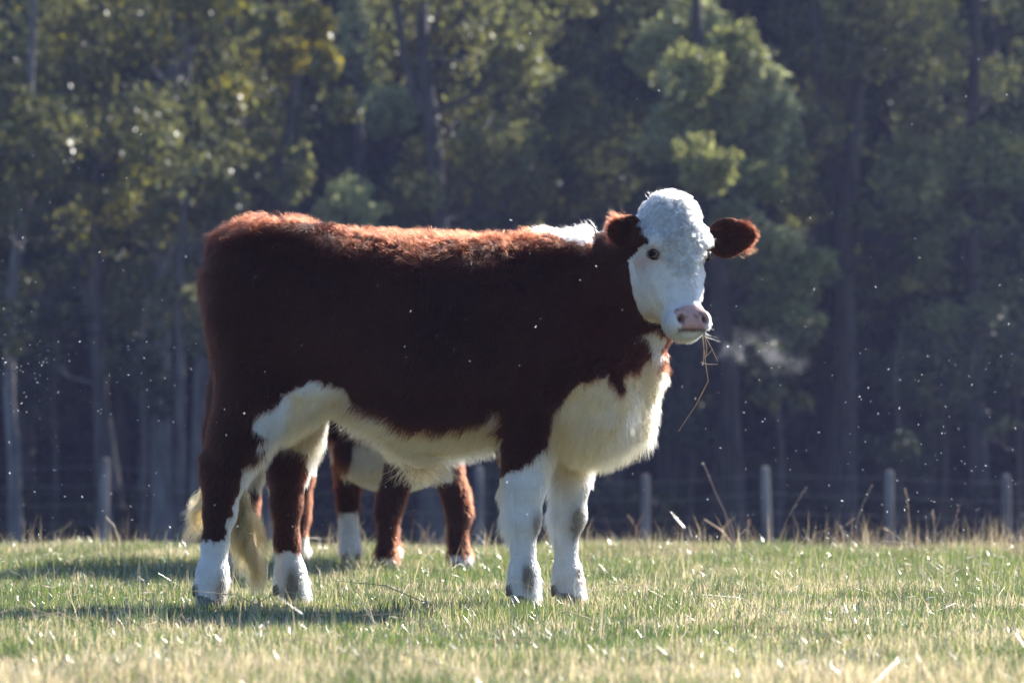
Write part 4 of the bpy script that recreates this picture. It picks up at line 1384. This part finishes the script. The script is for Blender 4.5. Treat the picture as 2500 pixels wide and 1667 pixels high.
def build_litter():
    """Pale dead leaves and straws caught on the grass."""
    g = np.random.default_rng(33)
    x, y = strip(700, g, -6.2, 7.0)
    n = len(x)
    z = ground_z(x, y) + .02 + .03 * g.random(n)
    L = .007 + .024 * g.random(n) ** 2; W = .0012 + .0020 * g.random(n)
    az = g.random(n) * 6.28
    D = np.stack([np.cos(az), np.sin(az), .5 * g.normal(size=n)], 1); D = norm(D)
    S = norm(np.cross(D, g.normal(size=(n, 3))))
    P = np.stack([x, y, z], 1)
    U = np.cross(S, D)
    V = np.stack([P - D * L[:, None], P - S * W[:, None] + U * .001, P + D * L[:, None], P + S * W[:, None] + U * .001], 1).reshape(-1, 3)
    F = np.arange(n)[:, None] * 4 + np.array([[0, 1, 2, 3]])
    me = mesh_np('dead_leaves', V, F, smooth=False)
    col_attr(me, np.repeat(np.array([.62, .56, .48]) * (.6 + .5 * g.random((n, 1))), 4, axis=0))
    tag(link('dead_leaves', me, straw_mat), 'pale dead leaves and bits of straw caught in the grass', 'dead leaves', kind='stuff')
    # long loose straws
    parts, cols = [], []
    for i in range(150):
        x, y = strip(1, g, -5.0, 6.0); x, y = float(x[0]), float(y[0])
        z = float(ground_z(x, y)) + .015
        a = g.random() * 6.28; L = .12 + .25 * g.random(); up = .05 + .5 * g.random()
        e_ = np.array([x + L * math.cos(a), y + L * math.sin(a), z + up * L * .5])
        m_ = .5 * (np.array([x, y, z]) + e_) + np.array([0, 0, .02 + .03 * g.random()])
        v, f = tube(np.stack([[x, y, z], m_, e_]), [.0016, .0013, .0006], 4)
        parts.append((v, f)); cols.append(np.repeat(np.array([[.50, .42, .27]]) * (.5 + .7 * g.random()), len(v), 0))
    V, F = join(parts)
    me = mesh_np('loose_straw', V, F)
    col_attr(me, np.concatenate(cols))
    tag(link('loose_straw', me, straw_mat), 'long loose straws lying in the pasture', 'straw', kind='stuff')
build_litter()

def build_rank_grass():
    """Ungrazed tufts of dry stems along the rise."""
    def gen(n, g):
        c = g.random((90, 2)) * np.array([7.5, 2.6]) + np.array([-3.4, 5.2])
        c[:, 0] = np.where(g.random(90) < .6, np.abs(c[:, 0]) + .2, c[:, 0])
        i = g.integers(0, 90, n)
        return c[i, 0] + .10 * g.normal(size=n), c[i, 1] + .12 * g.normal(size=n)
    V, F, xy, P0 = blades(3600, gen, lambda x, y, g: .05 + .20 * g.random(len(x)) ** 2.2, lambda x, y, g: .0008 + .0010 * g.random(len(x)), 77, bend=.7)
    g = np.random.default_rng(78)
    c = np.where((g.random(len(xy)) < .6)[:, None], STRAW * .7, DRYB) * (.5 + .7 * g.random(len(xy)))[:, None]
    me = mesh_np('rank_grass', V, F, smooth=False)
    col_attr(me, np.repeat(c, 5, axis=0))
    tag(link('rank_grass', me, grass_mat), 'ragged tufts of ungrazed dry grass along the rise', 'grass', kind='stuff')
build_rank_grass()

def build_midges():
    g = np.random.default_rng(44)
    pts = []
    for n, x0, x1, y0, y1 in ((210, -100, 480, 830, 1330), (30, -100, 480, 300, 830), (45, 480, 1500, 850, 1320), (16, 500, 1560, 600, 900), (170, 1640, 2600, 880, 1320), (60, 1700, 2600, 500, 900), (22, 500, 2500, 100, 500)):
        cc = np.stack([x0 + (x1 - x0) * g.random(9), y1 - (y1 - y0) * g.random(9) ** 1.3], 1)
        for _ in range(n):
            a_, b_ = x0 + (x1 - x0) * g.random(), y1 - (y1 - y0) * g.random() ** 1.3
            if g.random() < .55:
                k_ = g.integers(0, 9); a_, b_ = cc[k_, 0] + 70 * g.normal(), cc[k_, 1] + 55 * g.normal()
            pts.append(at(a_, b_, -1.6 + 3.6 * g.random() if x0 > 400 and x1 < 1600 and False else (-1.8 + 1.1 * g.random() if 400 < x0 < 1600 else -1.5 + 4.0 * g.random())))
    P = np.array(pts); n = len(P)
    V, F = [], []
    for i in range(n):
        s = .0010 + .0016 * g.random() ** 1.5
        d = norm(g.normal(size=3)); a = norm(np.cross(d, g.normal(size=3))); b = np.cross(d, a)
        o = len(V)
        body = [P[i] + d * s * 1.3, P[i] - d * s * 1.5, P[i] + a * s * .45, P[i] - a * s * .45, P[i] + b * s * .45, P[i] - b * s * .45]
        V += body
        F += [(o, o + 2, o + 4), (o, o + 4, o + 3), (o, o + 3, o + 5), (o, o + 5, o + 2), (o + 1, o + 4, o + 2), (o + 1, o + 3, o + 4), (o + 1, o + 5, o + 3), (o + 1, o + 2, o + 5)]
        for sd in (-1, 1):
            o = len(V)
            V += [P[i] + b * s * .3, P[i] + b * s * .6 + a * sd * s * 1.7 + d * s * .3, P[i] + b * s * .5 + a * sd * s * 1.5 - d * s * 1.2]
            F.append((o, o + 1, o + 2))
    me = mesh_np('midges', np.array(V), np.array(F), smooth=False)
    m = leaf_material('midge_wing', gloss=.25, rough=.25, trans=.5)
    col_attr(me, np.full((len(V), 3), .72))
    tag(link('midges', me, m), 'swarm of tiny pale midges lit by the sun', 'midges', kind='stuff')
build_midges()

# ------------------------------------------------------------------ air: the cow's breath and the haze
def build_breath():
    import bmesh
    bm = bmesh.new()
    bmesh.ops.create_icosphere(bm, subdivisions=4, radius=1.0)
    me = bpy.data.meshes.new('breath_vapour'); bm.to_mesh(me); bm.free()
    m = bpy.data.materials.new('breath_vapour'); m.use_nodes = True
    t = m.node_tree; t.nodes.remove(t.nodes['Principled BSDF'])
    N = t.nodes.new
    pv = N('ShaderNodeVolumePrincipled'); pv.inputs['Color'].default_value = (.95, .96, 1, 1); pv.inputs['Anisotropy'].default_value = .4
    tc = N('ShaderNodeTexCoord'); ge = N('ShaderNodeNewGeometry'); n = N('ShaderNodeTexNoise')
    n.inputs['Scale'].default_value = 15; n.inputs['Detail'].default_value = 4; n.inputs['Distortion'].default_value = .6
    r = N('ShaderNodeMapRange'); r.inputs['From Min'].default_value = .44; r.inputs['From Max'].default_value = .78; r.inputs['To Min'].default_value = 0; r.inputs['To Max'].default_value = BREATH
    ln = N('ShaderNodeVectorMath'); ln.operation = 'LENGTH'
    f = N('ShaderNodeMapRange'); f.interpolation_type = 'SMOOTHSTEP'; f.inputs['From Min'].default_value = 1.0; f.inputs['From Max'].default_value = .25
    mu = N('ShaderNodeMath'); mu.operation = 'MULTIPLY'
    L = t.links.new
    L(ge.outputs['Position'], n.inputs['Vector']); L(n.outputs['Fac'], r.inputs['Value']); L(tc.outputs['Object'], ln.inputs[0]); L(ln.outputs['Value'], f.inputs['Value'])
    L(r.outputs['Result'], mu.inputs[0]); L(f.outputs['Result'], mu.inputs[1]); L(mu.outputs[0], pv.inputs['Density']); L(pv.outputs[0], t.nodes['Material Output'].inputs['Volume'])
    o = link('breath_vapour', me, m)
    o.location = at(1845, 857, -.38); o.scale = (.225, .06, .08); o.rotation_euler = (0, math.radians(14), 0)
    tag(o, 'faint cloud of breath drifting right from the near cow muzzle', 'breath', kind='stuff')
BREATH = 5.2
build_breath()

HAZE = .00048
def build_haze():
    lo, hi = (-95, -18, -7), (95, 135, 42)
    V = [(x, y, z) for x in (lo[0], hi[0]) for y in (lo[1], hi[1]) for z in (lo[2], hi[2])]
    F = [(0, 1, 3, 2), (4, 6, 7, 5), (0, 4, 5, 1), (2, 3, 7, 6), (0, 2, 6, 4), (1, 5, 7, 3)]
    m = bpy.data.materials.new('haze'); m.use_nodes = True
    t = m.node_tree; t.nodes.remove(t.nodes['Principled BSDF'])
    pv = t.nodes.new('ShaderNodeVolumePrincipled'); pv.inputs['Color'].default_value = (.48, .53, 1.0, 1); pv.inputs['Density'].default_value = HAZE; pv.inputs['Anisotropy'].default_value = .2
    t.links.new(pv.outputs[0], t.nodes['Material Output'].inputs['Volume'])
    tag(link('haze', mesh_np('haze', np.array(V, float), np.array(F), smooth=False), m), 'thin blue morning haze', 'haze', kind='stuff')
build_haze()
